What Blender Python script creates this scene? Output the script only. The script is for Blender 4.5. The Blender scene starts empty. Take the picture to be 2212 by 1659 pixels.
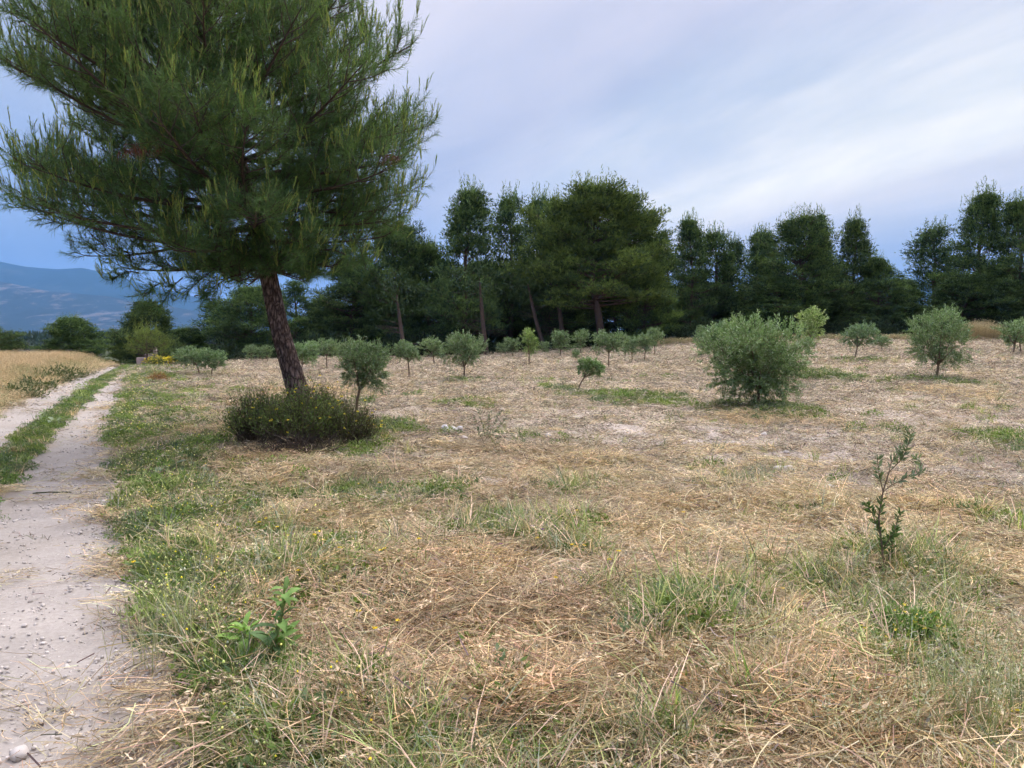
import bpy, math, random
import numpy as np
from mathutils import Vector, Matrix

# ------------------------------------------------------------------ camera, sky, sun, exposure
scene = bpy.context.scene
COL = scene.collection
CAM_H = 1.6
PITCH = math.atan(104.5 / 1670.0)
cam_data = bpy.data.cameras.new("camera")
cam = bpy.data.objects.new("camera", cam_data)
COL.objects.link(cam)
cam.location = (0, 0, CAM_H)
cam.rotation_euler = (math.radians(90) - PITCH, 0, 0)
cam_data.sensor_width = 36.0
cam_data.lens = 1670.0 / 2212.0 * 36.0
cam_data.clip_start = 0.05
cam_data.clip_end = 40000
scene.camera = cam

SUN_EL, SUN_AZ = math.radians(52), math.radians(35)     # soft light from the bright part of the cloud, right and ahead
world = bpy.data.worlds.new("World")
scene.world = world
world.use_nodes = True
wn, wl = world.node_tree.nodes, world.node_tree.links
wn.clear()


def lin(r, g, b, k=1.0):
    f = lambda c: ((c / 255 + 0.055) / 1.055) ** 2.4 if c > 10 else c / 255 / 12.92
    return (f(r) * k, f(g) * k, f(b) * k, 1.0)


def build_world():
    EXP = 1.0 / (2 ** 0.55)
    out = wn.new("ShaderNodeOutputWorld")
    bg = wn.new("ShaderNodeBackground")
    bg.inputs["Strength"].default_value = 0.115
    wl.new(bg.outputs[0], out.inputs[0])
    sky = wn.new("ShaderNodeTexSky")
    sky.sky_type = 'NISHITA'
    sky.sun_disc = False
    sky.sun_elevation = SUN_EL
    sky.sun_rotation = SUN_AZ
    tc = wn.new("ShaderNodeTexCoord")
    sep = wn.new("ShaderNodeSeparateXYZ")
    wl.new(tc.outputs["Generated"], sep.inputs[0])

    def M(op, a, b=None, clamp=False, c=None):
        n = wn.new("ShaderNodeMath")
        n.operation = op
        n.use_clamp = clamp
        for i, v in enumerate((a, b, c)):
            if v is None:
                continue
            if isinstance(v, (int, float)):
                n.inputs[i].default_value = v
            else:
                wl.new(v, n.inputs[i])
        return n.outputs[0]

    X, Y, Z = sep.outputs
    zp = M('ADD', M('MAXIMUM', Z, 0.0), 0.1)
    px, py = M('DIVIDE', X, zp), M('DIVIDE', Y, zp)
    th = math.radians(24.8)
    a = M('ADD', M('MULTIPLY', px, math.cos(th)), M('MULTIPLY', py, math.sin(th)))       # across the streaks
    s = M('ADD', M('MULTIPLY', px, -math.sin(th)), M('MULTIPLY', py, math.cos(th)))      # along the streaks
    comb = wn.new("ShaderNodeCombineXYZ")
    wl.new(M('MULTIPLY', a, 1.0), comb.inputs[0])
    wl.new(M('MULTIPLY', s, 0.28), comb.inputs[1])

    def noise(scale, detail, rough, dist=0.0, off=0.0):
        n = wn.new("ShaderNodeTexNoise")
        n.noise_dimensions = '4D'
        n.inputs["W"].default_value = off
        n.inputs["Scale"].default_value = scale
        n.inputs["Detail"].default_value = detail
        n.inputs["Roughness"].default_value = rough
        n.inputs["Distortion"].default_value = dist
        wl.new(comb.outputs[0], n.inputs["Vector"])
        return n.outputs["Fac"]

    n1 = noise(0.9, 5, 0.5, 0.4, 1.3)
    n2 = noise(2.6, 6, 0.55, 0.6, 4.1)
    aw = M('ADD', a, M('ADD', M('MULTIPLY', M('SUBTRACT', n1, 0.5), 1.5), M('MULTIPLY', M('SUBTRACT', n2, 0.5), 0.55)))
    # broad brightness across the cloud sheet
    ramp = wn.new("ShaderNodeValToRGB")
    mr = M('MULTIPLY_ADD', aw, 1 / 8.0, c=3.0 / 8.0, clamp=True)
    wl.new(mr, ramp.inputs[0])
    E = ramp.color_ramp.elements
    stops = [(-3.0, (150, 175, 225)), (-0.9, (158, 181, 228)), (-0.1, (172, 191, 231)), (0.6, (186, 198, 232)),
             (1.3, (184, 194, 226)), (1.75, (198, 211, 236)), (2.1, (226, 235, 246)), (2.5, (238, 246, 252)), (2.95, (216, 222, 237)),
             (3.6, (184, 197, 224)), (5.0, (168, 186, 218))]
    while len(E) < len(stops):
        E.new(0.5)
    for e, (p, c) in zip(E, stops):
        e.position = (p + 3) / 8.0
        e.color = lin(*c)
    # fade to the veil colour overhead, to clear blue low on the left
    def mix(fac, c1, c2):
        n = wn.new("ShaderNodeMix")
        n.data_type = 'RGBA'
        if isinstance(fac, (int, float)):
            n.inputs[0].default_value = fac
        else:
            wl.new(fac, n.inputs[0])
        for i, c in ((6, c1), (7, c2)):
            if isinstance(c, tuple):
                n.inputs[i].default_value = c
            else:
                wl.new(c, n.inputs[i])
        return n.outputs[2]

    def smooth(v, lo, hi):
        n = wn.new("ShaderNodeMapRange")
        n.interpolation_type = 'SMOOTHERSTEP'
        n.inputs[1].default_value, n.inputs[2].default_value = lo, hi
        wl.new(v, n.inputs[0])
        return n.outputs[0]
    veil = mix(smooth(Z, 0.26, 0.46), ramp.outputs[0], lin(190, 198, 229))
    # fine wisps
    n3 = noise(1.3, 7, 0.6, 0.8, 9.0)
    wis = wn.new("ShaderNodeMapRange")
    wis.inputs[1].default_value, wis.inputs[2].default_value = 0.3, 0.7
    wis.inputs[3].default_value, wis.inputs[4].default_value = 0.94, 1.04
    wl.new(n3, wis.inputs[0])
    low = smooth(Z, 0.30, 0.06)
    left = smooth(X, 0.15, -0.35)
    blue = mix(M('MULTIPLY', M('MULTIPLY', low, left), 0.62), veil, lin(118, 156, 222))
    vm = wn.new("ShaderNodeVectorMath")
    vm.operation = 'SCALE'
    t = wn.new("ShaderNodeMapRange")
    t.inputs[1].default_value, t.inputs[2].default_value = 0.34, 0.64
    wl.new(n3, t.inputs[0])
    tintc = mix(t.outputs[0], (0.77, 0.72, 0.64, 1), (1.07, 0.91, 0.71, 1))
    mm = wn.new("ShaderNodeVectorMath")
    mm.operation = 'MULTIPLY'
    wl.new(blue, mm.inputs[0])
    wl.new(tintc, mm.inputs[1])
    wl.new(mm.outputs[0], vm.inputs[0])
    # overcast is brighter overhead; boosted further out of view to light the ground
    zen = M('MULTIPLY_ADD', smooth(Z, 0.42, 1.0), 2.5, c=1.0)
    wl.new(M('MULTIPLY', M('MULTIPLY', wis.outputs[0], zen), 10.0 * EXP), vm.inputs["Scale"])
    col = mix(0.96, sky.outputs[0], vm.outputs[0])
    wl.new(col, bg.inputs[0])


build_world()
sun_data = bpy.data.lights.new("sun", 'SUN')
sun_data.energy = 1.5
sun_data.angle = math.radians(40)
sun_data.color = (1.0, 0.93, 0.84)
sun = bpy.data.objects.new("sun", sun_data)
COL.objects.link(sun)
sun.rotation_euler = Vector((-math.sin(SUN_AZ) * math.cos(SUN_EL), -math.cos(SUN_AZ) * math.cos(SUN_EL), -math.sin(SUN_EL))).to_track_quat('-Z', 'Y').to_euler()

scene.view_settings.view_transform = 'Standard'
scene.view_settings.look = 'None'
scene.view_settings.exposure = 1.07
scene.view_settings.gamma = 1.0
scene.view_settings.use_curve_mapping = False
scene.render.engine = 'CYCLES'
scene.cycles.use_denoising = True
scene.cycles.denoiser = "OPENIMAGEDENOISE"
scene.cycles.denoising_input_passes = "RGB_ALBEDO_NORMAL"
scene.cycles.use_adaptive_sampling = True
scene.cycles.adaptive_threshold = 0.05
scene.cycles.adaptive_min_samples = 16
scene.cycles.max_bounces = 4
scene.cycles.diffuse_bounces = 3
scene.cycles.glossy_bounces = 2
scene.cycles.transmission_bounces = 3
scene.cycles.transparent_max_bounces = 4
scene.cycles.volume_bounces = 0
scene.cycles.use_fast_gi = False
scene.cycles.sample_clamp_indirect = 4.0

# ------------------------------------------------------------------ helpers
RNG = np.random.default_rng(7)


def tag(o, label=None, cat=None, group=None, kind=None):
    for k, v in (("label", label), ("category", cat), ("group", group), ("kind", kind)):
        if v:
            o[k] = v
    return o


def _hash(ix, iy, seed):
    n = (ix.astype(np.int64) * 374761393 + iy.astype(np.int64) * 668265263 + seed * 1442695041) & 0xFFFFFFFF
    n = ((n ^ (n >> 13)) * 1274126177) & 0xFFFFFFFF
    return ((n ^ (n >> 16)) & 0xFFFF) / 65535.0


def vnoise(x, y, seed=0):
    x = np.asarray(x, float); y = np.asarray(y, float)
    ix, iy = np.floor(x), np.floor(y)
    fx, fy = x - ix, y - iy
    fx = fx * fx * (3 - 2 * fx); fy = fy * fy * (3 - 2 * fy)
    ix = ix.astype(np.int64); iy = iy.astype(np.int64)
    a, b = _hash(ix, iy, seed), _hash(ix + 1, iy, seed)
    c, d = _hash(ix, iy + 1, seed), _hash(ix + 1, iy + 1, seed)
    return (a + (b - a) * fx) * (1 - fy) + (c + (d - c) * fx) * fy


def fbm(x, y, seed=0, octv=4, gain=0.5):
    t, amp, tot = 0.0, 1.0, 0.0
    for o in range(octv):
        t = t + amp * vnoise(np.asarray(x) * 2 ** o, np.asarray(y) * 2 ** o, seed + o * 17)
        tot += amp
        amp *= gain
    return t / tot


def sstep(x, a, b):
    t = np.clip((np.asarray(x, float) - a) / (b - a), 0, 1)
    return t * t * (3 - 2 * t)


# track edges (metres): y, x of the two wheel tracks
TY = np.array([-3, 2.0, 3.96, 5.63, 7.13, 9.7, 13.03, 17.35, 26.5, 36.6, 46, 60])
T_RR = np.array([0.5, -0.72, -1.68, -2.74, -3.6, -4.95, -6.87, -8.85, -13.26, -18.0, -21.5, -26])   # right track, right edge
T_RL = np.array([-2.2, -3.1, -3.7, -4.25, -4.9, -6.05, -7.65, -9.59, -13.8, -18.35, -21.95, -26.5])   # right track, left edge
T_LR = np.array([-1.8, -3.5, -4.3, -4.95, -5.5, -6.6, -8.2, -10.2, -14.36, -18.7, -22.3, -27])   # left track, right edge
T_LL = np.array([-3.9, -5.0, -5.7, -6.25, -6.8, -7.85, -9.25, -11.1, -15.3, -19.4, -23, -28])   # left track, left edge


def track_edges(y):
    return [np.interp(y, TY, t) for t in (T_LL, T_LR, T_RL, T_RR)]


MOUNDS = []


def h_base(x, y):
    x = np.asarray(x, float); y = np.asarray(y, float)
    r = sstep(y, 8, 66) * 1.25
    lin_ = np.clip(0.27 + 0.053 * x, 0, 1.15)
    f = r * lin_ * 1.0
    yc = 38 + 48 * sstep(x, -20, -8)
    d = np.maximum(np.hypot(np.maximum(y - yc, 0), np.maximum(-x - 60, 0)) , 0)
    drop = 9.5 * (1 - np.exp(-(d / 95.0) ** 1.4))
    far = sstep(y, 75, 220)
    return f * (1 - far) - drop


def h(x, y):
    x = np.asarray(x, float); y = np.asarray(y, float)
    z = h_base(x, y)
    ll, lr, rl, rr = track_edges(y)
    fade = 1 - sstep(y, 45, 90)
    on = np.clip(np.minimum(x - ll, rr - x) + 0.3, 0, 1)
    med = np.exp(-((x - (lr + rl) / 2) / 0.35) ** 2)
    rough = (fbm(x * 0.9, y * 0.9, 3, 3) - 0.5) * 0.15 + (fbm(x * 3.1, y * 3.1, 9, 3) - 0.5) * (0.08 + .07 * (1 - sstep(y, 9, 14)))
    z = z + rough * fade * (1 - 0.85 * on) + 0.05 * med * on * fade
    for (mx, my, rx, ry, hh) in MOUNDS:
        z = z + hh * np.exp(-((x - mx) / rx) ** 2 - ((y - my) / ry) ** 2)
    return z


CP, SP = math.cos(PITCH), math.sin(PITCH)


def ray(u, v):
    a, b = (u - 1106) / 1670.0, (829.5 - v) / 1670.0
    return np.array([a, CP + b * SP, -SP + b * CP])


def P(u, v, y):
    """point of the view at depth y (metres ahead)"""
    d = ray(u, v)
    t = y / d[1]
    return np.array([d[0] * t, y, CAM_H + d[2] * t])


def G(u, v):
    """where a line of sight meets the terrain"""
    d = ray(u, v)
    ys = np.concatenate([np.arange(1.5, 30, 0.05), np.arange(30, 140, 0.2)])
    t = ys / d[1]
    zz = CAM_H + d[2] * t - h_base(d[0] * t, ys)
    k = np.argmax(zz < 0)
    if zz[k] >= 0:
        k = len(ys) - 1
    return np.array([d[0] * t[k], ys[k], float(h(d[0] * t[k], ys[k]))])


for (u, v, ru, rv, hh) in [(1035, 1055, 60, 22, .10), (1260, 1140, 60, 25, .08), (820, 1090, 50, 16, .07), (720, 1040, 60, 22, .06),
                           (1900, 1240, 90, 40, .09), (1450, 1400, 160, 60, .10), (900, 1290, 120, 50, .08), (1100, 1560, 200, 60, .09),
                           (1700, 1560, 150, 60, .10), (600, 1250, 110, 40, .05), (1180, 1180, 110, 30, .07)]:
    p = G(u, v)
    MOUNDS.append((p[0], p[1], ru / 1670 * p[1], max(rv / 1670 * p[1] ** 2 / 1.6, .1), hh))


class Acc:
    """collects geometry (with a colour per vertex) for one mesh"""
    def __init__(self):
        self.v, self.f3, self.f4, self.c, self.n = [], [], [], [], 0

    def add(self, V, F, col=None):
        V = np.asarray(V, np.float32).reshape(-1, 3)
        F = np.asarray(F, np.int64)
        if len(V) == 0 or len(F) == 0:
            return
        (self.f3 if F.shape[1] == 3 else self.f4).append(F + self.n)
        self.v.append(V)
        if col is None:
            col = (1, 1, 1)
        col = np.asarray(col, np.float32)
        if col.ndim == 1:
            col = np.tile(col[:3], (len(V), 1))
        self.c.append(col[:, :3])
        self.n += len(V)

    def mesh(self, name, smooth=False, mat=None):
        me = bpy.data.meshes.new(name)
        V = np.concatenate(self.v)
        f3 = np.concatenate(self.f3) if self.f3 else np.zeros((0, 3), np.int64)
        f4 = np.concatenate(self.f4) if self.f4 else np.zeros((0, 4), np.int64)
        me.vertices.add(len(V))
        me.vertices.foreach_set("co", V.ravel())
        nl = f3.size + f4.size
        me.loops.add(nl)
        me.loops.foreach_set("vertex_index", np.concatenate([f3.ravel(), f4.ravel()]).astype(np.int32))
        me.polygons.add(len(f3) + len(f4))
        st = np.concatenate([np.arange(len(f3)) * 3, f3.size + np.arange(len(f4)) * 4]).astype(np.int32)
        me.polygons.foreach_set("loop_start", st)
        me.update(calc_edges=True)
        if smooth:
            me.polygons.foreach_set("use_smooth", np.ones(len(f3) + len(f4), bool))
        c = np.concatenate(self.c)
        a = me.color_attributes.new("col", 'FLOAT_COLOR', 'POINT')
        a.data.foreach_set("color", np.concatenate([c, np.ones((len(c), 1), np.float32)], 1).ravel())
        if mat:
            me.materials.append(mat)
        return me

    def obj(self, name, mat, parent=None, smooth=False, link=True):
        o = bpy.data.objects.new(name, self.mesh(name, smooth, mat))
        if link:
            COL.objects.link(o)
        if parent:
            o.parent = parent
        return o


def empty(name, loc=(0, 0, 0), rz=0.0):
    o = bpy.data.objects.new(name, None)
    o.empty_display_size = 0.2
    o.location = tuple(float(t) for t in loc)
    o.rotation_euler = (0, 0, rz)
    COL.objects.link(o)
    return o


def copy_tree(src, label=None, parent=None):
    c = src.copy()
    COL.objects.link(c)
    if parent:
        c.parent = parent
    if label:
        c["label"] = label
    for ch in list(src.children):
        copy_tree(ch, None, c)
    return c


def unit(a):
    a = np.asarray(a, float)
    return a / np.maximum(np.linalg.norm(a, axis=-1, keepdims=True), 1e-9)


def tube(pts, rad, sides=6, cap=True):
    pts = np.asarray(pts, float); n = len(pts)
    rad = np.broadcast_to(np.asarray(rad, float), (n,))
    T = unit(np.gradient(pts, axis=0))
    ref = np.array([0.31, 0.95, 0.05]) if abs(T[0][2]) > 0.5 else np.array([0.05, 0.1, 1.0])
    A = unit(np.cross(T, ref)); B = np.cross(T, A)
    an = np.arange(sides) / sides * 2 * np.pi
    V = pts[:, None] + rad[:, None, None] * (np.cos(an)[None, :, None] * A[:, None] + np.sin(an)[None, :, None] * B[:, None])
    i = np.arange(n - 1)[:, None] * sides; j = np.arange(sides)[None]
    F = np.stack([i + j, i + (j + 1) % sides, i + sides + (j + 1) % sides, i + sides + j], -1).reshape(-1, 4)
    return V.reshape(-1, 3), F


def tubes3(P0, P1, P2, r0, r1, segs=2):
    """many thin 3-sided bent stems at once (quadratic curves)"""
    N = len(P0)
    t = np.linspace(0, 1, segs + 1)[None, :, None]
    C = (1 - t) ** 2 * P0[:, None] + 2 * t * (1 - t) * P1[:, None] + t ** 2 * P2[:, None]
    T = unit(P2 - P0)
    A = unit(np.cross(T, np.tile([0.3, 0.9, 0.2], (N, 1)))); B = np.cross(T, A)
    rr = (np.asarray(r0).reshape(-1, 1) * (1 - t[0, :, 0]) + np.asarray(r1).reshape(-1, 1) * t[0, :, 0])
    an = np.arange(3) / 3 * 2 * np.pi
    ring = np.cos(an)[None, None, :, None] * A[:, None, None] + np.sin(an)[None, None, :, None] * B[:, None, None]
    V = C[:, :, None] + rr[:, :, None, None] * ring
    k = np.arange(segs)[:, None]; j = np.arange(3)[None]
    F1 = np.stack([k * 3 + j, k * 3 + (j + 1) % 3, (k + 1) * 3 + (j + 1) % 3, (k + 1) * 3 + j], -1).reshape(-1, 4)
    F = (np.arange(N)[:, None, None] * (3 * (segs + 1)) + F1[None]).reshape(-1, 4)
    return V.reshape(-1, 3), F


def bez(P0, P1, P2, t):
    t = t[..., None]
    return (1 - t) ** 2 * P0 + 2 * t * (1 - t) * P1 + t ** 2 * P2


def bezd(P0, P1, P2, t):
    t = t[..., None]
    return unit(2 * (1 - t) * (P1 - P0) + 2 * t * (P2 - P1))


def perp(D, rng):
    r = rng.normal(size=D.shape)
    return unit(r - (r * D).sum(-1, keepdims=True) * D)


def needles(B, D, L, W, rng):
    """one thin triangle per needle"""
    S = perp(D, rng)
    V = np.stack([B - S * W[:, None] * .5, B + S * W[:, None] * .5, B + D * L[:, None]], 1)
    F = np.arange(len(B) * 3).reshape(-1, 3)
    return V.reshape(-1, 3), F


def leaves(B, D, L, W, rng, up=None, fold=0.25):
    """four-point leaves, slightly folded and cupped"""
    S = perp(D, rng) if up is None else unit(np.cross(D, up))
    N = np.cross(S, D)
    m = B + D * (L * 0.5)[:, None]
    V = np.stack([B, m + S * (W * .5)[:, None] + N * (W * fold)[:, None], B + D * L[:, None], m - S * (W * .5)[:, None] + N * (W * fold)[:, None]], 1)
    F = np.arange(len(B) * 4).reshape(-1, 4)
    return V.reshape(-1, 3), F


def ribbons(Pts, W, side):
    """Pts (N,K,3): flat bent ribbons; side (N,3)"""
    N, K, _ = Pts.shape
    V = np.stack([Pts - side[:, None] * W[..., None] * .5, Pts + side[:, None] * W[..., None] * .5], 2)  # N,K,2,3
    k = np.arange(K - 1)
    F1 = np.stack([k * 2, k * 2 + 1, k * 2 + 3, k * 2 + 2], -1)
    F = (np.arange(N)[:, None, None] * (2 * K) + F1[None]).reshape(-1, 4)
    return V.reshape(-1, 3), F


def repc(c, k):
    return np.repeat(np.asarray(c, np.float32), k, axis=0)


# ------------------------------------------------------------------ materials
def new_mat(name):
    m = bpy.data.materials.new(name)
    m.use_nodes = True
    m.node_tree.nodes.clear()
    return m, m.node_tree.nodes, m.node_tree.links


def foliage_mat(name, trans=0.3, rough=0.6, instanced=False, objtint=False, spec=0.25, tr_tint=(1.1, 1.15, 0.6)):
    m, N, L = new_mat(name)
    out = N.new("ShaderNodeOutputMaterial")
    at = N.new("ShaderNodeAttribute"); at.attribute_name = "col"
    c = at.outputs["Color"]
    if instanced or objtint:
        mul = N.new("ShaderNodeMix"); mul.data_type = 'RGBA'; mul.blend_type = 'MULTIPLY'; mul.inputs[0].default_value = 1
        L.new(c, mul.inputs[6])
        if instanced:
            t = N.new("ShaderNodeAttribute"); t.attribute_type = 'INSTANCER'; t.attribute_name = "tint"
            L.new(t.outputs["Color"], mul.inputs[7])
        else:
            t = N.new("ShaderNodeObjectInfo")
            L.new(t.outputs["Color"], mul.inputs[7])
        c = mul.outputs[2]
    pb = N.new("ShaderNodeBsdfPrincipled")
    pb.inputs["Roughness"].default_value = rough
    pb.inputs["Specular IOR Level"].default_value = spec
    L.new(c, pb.inputs["Base Color"])
    if trans > 0:
        tr = N.new("ShaderNodeBsdfTranslucent")
        tm = N.new("ShaderNodeMix"); tm.data_type = 'RGBA'; tm.blend_type = 'MULTIPLY'; tm.inputs[0].default_value = 1
        tm.inputs[7].default_value = (*tr_tint, 1)
        L.new(c, tm.inputs[6]); L.new(tm.outputs[2], tr.inputs[0])
        ms = N.new("ShaderNodeMixShader"); ms.inputs[0].default_value = trans
        L.new(pb.outputs[0], ms.inputs[1]); L.new(tr.outputs[0], ms.inputs[2]); L.new(ms.outputs[0], out.inputs[0])
    else:
        L.new(pb.outputs[0], out.inputs[0])
    return m


def bark_mat(name, dark, light, scale=14, stretch=0.22, bump=0.6):
    m, N, L = new_mat(name)
    out = N.new("ShaderNodeOutputMaterial")
    pb = N.new("ShaderNodeBsdfPrincipled"); pb.inputs["Roughness"].default_value = 0.9; pb.inputs["Specular IOR Level"].default_value = 0.15
    tc = N.new("ShaderNodeTexCoord")
    mp = N.new("ShaderNodeMapping"); mp.inputs["Scale"].default_value = (1, 1, stretch)
    L.new(tc.outputs["Object"], mp.inputs[0])
    nz = N.new("ShaderNodeTexNoise"); nz.inputs["Scale"].default_value = scale * .7; nz.inputs["Detail"].default_value = 5
    L.new(mp.outputs[0], nz.inputs["Vector"])
    vv = N.new("ShaderNodeVectorMath"); vv.operation = 'MULTIPLY_ADD'
    vv.inputs[1].default_value = (.12, .12, .12)
    L.new(nz.outputs["Color"], vv.inputs[0]); L.new(mp.outputs[0], vv.inputs[2])
    vo = N.new("ShaderNodeTexVoronoi"); vo.feature = 'DISTANCE_TO_EDGE'; vo.inputs["Scale"].default_value = scale
    L.new(vv.outputs[0], vo.inputs["Vector"])
    rp = N.new("ShaderNodeMapRange"); rp.inputs[1].default_value = 0.0; rp.inputs[2].default_value = 0.28
    L.new(vo.outputs["Distance"], rp.inputs[0])
    mx = N.new("ShaderNodeMix"); mx.data_type = 'RGBA'; mx.inputs[6].default_value = (*dark, 1); mx.inputs[7].default_value = (*light, 1)
    mu = N.new("ShaderNodeMath"); mu.operation = 'MULTIPLY'
    L.new(rp.outputs[0], mu.inputs[0])
    n2 = N.new("ShaderNodeTexNoise"); n2.inputs["Scale"].default_value = scale * 2.4; n2.inputs["Detail"].default_value = 6
    L.new(mp.outputs[0], n2.inputs["Vector"])
    r2 = N.new("ShaderNodeMapRange"); r2.inputs[1].default_value = .3; r2.inputs[2].default_value = .7; r2.inputs[3].default_value = .45; r2.inputs[4].default_value = 1.1
    L.new(n2.outputs["Fac"], r2.inputs[0]); L.new(r2.outputs[0], mu.inputs[1])
    L.new(mu.outputs[0], mx.inputs[0]); L.new(mx.outputs[2], pb.inputs["Base Color"])
    bp = N.new("ShaderNodeBump"); bp.inputs["Strength"].default_value = bump; bp.inputs["Distance"].default_value = 0.03
    L.new(mu.outputs[0], bp.inputs["Height"]); L.new(bp.outputs[0], pb.inputs["Normal"])
    L.new(pb.outputs[0], out.inputs[0])
    return m


def ground_mat(name, gravel=False):
    m, N, L = new_mat(name)
    out = N.new("ShaderNodeOutputMaterial")
    pb = N.new("ShaderNodeBsdfPrincipled"); pb.inputs["Roughness"].default_value = 0.95; pb.inputs["Specular IOR Level"].default_value = 0.1
    tc = N.new("ShaderNodeTexCoord")
    at = N.new("ShaderNodeAttribute"); at.attribute_name = "col"

    def nz(scale, det, rgh=.6, lo=.3, hi=.7, a=.7, b=1.3):
        n = N.new("ShaderNodeTexNoise"); n.inputs["Scale"].default_value = scale; n.inputs["Detail"].default_value = det; n.inputs["Roughness"].default_value = rgh
        L.new(tc.outputs["Object"], n.inputs["Vector"])
        r = N.new("ShaderNodeMapRange"); r.inputs[1].default_value = lo; r.inputs[2].default_value = hi; r.inputs[3].default_value = a; r.inputs[4].default_value = b
        L.new(n.outputs["Fac"], r.inputs[0])
        return r.outputs[0], n.outputs["Fac"]
    if gravel:
        f1, h1 = nz(2.2, 4, .6, .3, .7, .86, 1.08)
        f2, h2 = nz(28, 8, .75, .3, .7, .80, 1.14)
    else:
        f1, h1 = nz(3.0, 5, .65, .3, .7, .78, 1.2)
        f2, h2 = nz(26, 8, .78, .32, .68, .62, 1.32)
    mu = N.new("ShaderNodeMath"); mu.operation = 'MULTIPLY'; L.new(f1, mu.inputs[0]); L.new(f2, mu.inputs[1])
    vs = N.new("ShaderNodeVectorMath"); vs.operation = 'SCALE'; L.new(at.outputs["Color"], vs.inputs[0]); L.new(mu.outputs[0], vs.inputs["Scale"])
    c = vs.outputs[0]
    # small embedded stones and clods
    vo = N.new("ShaderNodeTexVoronoi"); vo.inputs["Scale"].default_value = 24 if gravel else 11
    L.new(tc.outputs["Object"], vo.inputs["Vector"])
    rr = N.new("ShaderNodeMapRange"); rr.inputs[1].default_value = .20; rr.inputs[2].default_value = .12
    L.new(vo.outputs["Distance"], rr.inputs[0])
    sx = N.new("ShaderNodeSeparateXYZ"); L.new(vo.outputs["Color"], sx.inputs[0])
    gt = N.new("ShaderNodeMath"); gt.operation = 'GREATER_THAN'; gt.inputs[1].default_value = .45 if gravel else .8
    L.new(sx.outputs[0], gt.inputs[0])
    m2 = N.new("ShaderNodeMath"); m2.operation = 'MULTIPLY'; L.new(rr.outputs[0], m2.inputs[0]); L.new(gt.outputs[0], m2.inputs[1])
    m3 = N.new("ShaderNodeMath"); m3.operation = 'MULTIPLY'; L.new(m2.outputs[0], m3.inputs[0]); m3.inputs[1].default_value = .55
    mx = N.new("ShaderNodeMix"); mx.data_type = 'RGBA'; mx.inputs[7].default_value = (.58, .53, .48, 1)
    L.new(m3.outputs[0], mx.inputs[0]); L.new(c, mx.inputs[6])
    L.new(mx.outputs[2], pb.inputs["Base Color"])
    ad = N.new("ShaderNodeMath"); ad.operation = 'MULTIPLY_ADD'; ad.inputs[1].default_value = .6
    L.new(m2.outputs[0], ad.inputs[0]); L.new(h2, ad.inputs[2])
    bp = N.new("ShaderNodeBump"); bp.inputs["Strength"].default_value = .6 if gravel else .9; bp.inputs["Distance"].default_value = .015 if gravel else .03
    L.new(ad.outputs[0], bp.inputs["Height"]); L.new(bp.outputs[0], pb.inputs["Normal"])
    L.new(pb.outputs[0], out.inputs[0])
    return m


def plain_mat(name, c, rough=.85, var=.25, scale=8, bump=.3, spec=.2):
    m, N, L = new_mat(name)
    out = N.new("ShaderNodeOutputMaterial")
    pb = N.new("ShaderNodeBsdfPrincipled"); pb.inputs["Roughness"].default_value = rough; pb.inputs["Specular IOR Level"].default_value = spec
    tc = N.new("ShaderNodeTexCoord")
    n = N.new("ShaderNodeTexNoise"); n.inputs["Scale"].default_value = scale; n.inputs["Detail"].default_value = 6; n.inputs["Roughness"].default_value = .65
    L.new(tc.outputs["Object"], n.inputs["Vector"])
    mx = N.new("ShaderNodeMix"); mx.data_type = 'RGBA'
    mx.inputs[6].default_value = (*[t * (1 - var) for t in c], 1); mx.inputs[7].default_value = (*[min(t * (1 + var), .9) for t in c], 1)
    L.new(n.outputs["Fac"], mx.inputs[0]); L.new(mx.outputs[2], pb.inputs["Base Color"])
    bp = N.new("ShaderNodeBump"); bp.inputs["Strength"].default_value = bump; bp.inputs["Distance"].default_value = .01
    L.new(n.outputs["Fac"], bp.inputs["Height"]); L.new(bp.outputs[0], pb.inputs["Normal"])
    L.new(pb.outputs[0], out.inputs[0])
    return m


def mountain_mat(name, scrub, rock, sc, lo, hi, lower=None):
    m, N, L = new_mat(name)
    out = N.new("ShaderNodeOutputMaterial")
    pb = N.new("ShaderNodeBsdfPrincipled"); pb.inputs["Roughness"].default_value = 1; pb.inputs["Specular IOR Level"].default_value = 0
    tc = N.new("ShaderNodeTexCoord")
    mp = N.new("ShaderNodeMapping"); mp.inputs["Scale"].default_value = (1, .6, 1.6)
    L.new(tc.outputs["Object"], mp.inputs[0])
    n = N.new("ShaderNodeTexNoise"); n.inputs["Scale"].default_value = sc; n.inputs["Detail"].default_value = 9; n.inputs["Roughness"].default_value = .68; n.inputs["Distortion"].default_value = .6
    L.new(mp.outputs[0], n.inputs["Vector"])
    n2 = N.new("ShaderNodeTexNoise"); n2.inputs["Scale"].default_value = sc * .22; n2.inputs["Detail"].default_value = 3
    L.new(mp.outputs[0], n2.inputs["Vector"])
    ml = N.new("ShaderNodeMath"); ml.operation = 'MULTIPLY_ADD'; ml.inputs[1].default_value = .22
    L.new(n2.outputs["Fac"], ml.inputs[0]); L.new(n.outputs["Fac"], ml.inputs[2])
    r = N.new("ShaderNodeMapRange"); r.inputs[1].default_value = lo + .11; r.inputs[2].default_value = hi + .11
    L.new(ml.outputs[0], r.inputs[0])
    mx = N.new("ShaderNodeMix"); mx.data_type = 'RGBA'; mx.inputs[6].default_value = (*scrub, 1); mx.inputs[7].default_value = (*rock, 1)
    L.new(r.outputs[0], mx.inputs[0]); L.new(mx.outputs[2], pb.inputs["Base Color"])
    L.new(pb.outputs[0], out.inputs[0])
    return m


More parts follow.
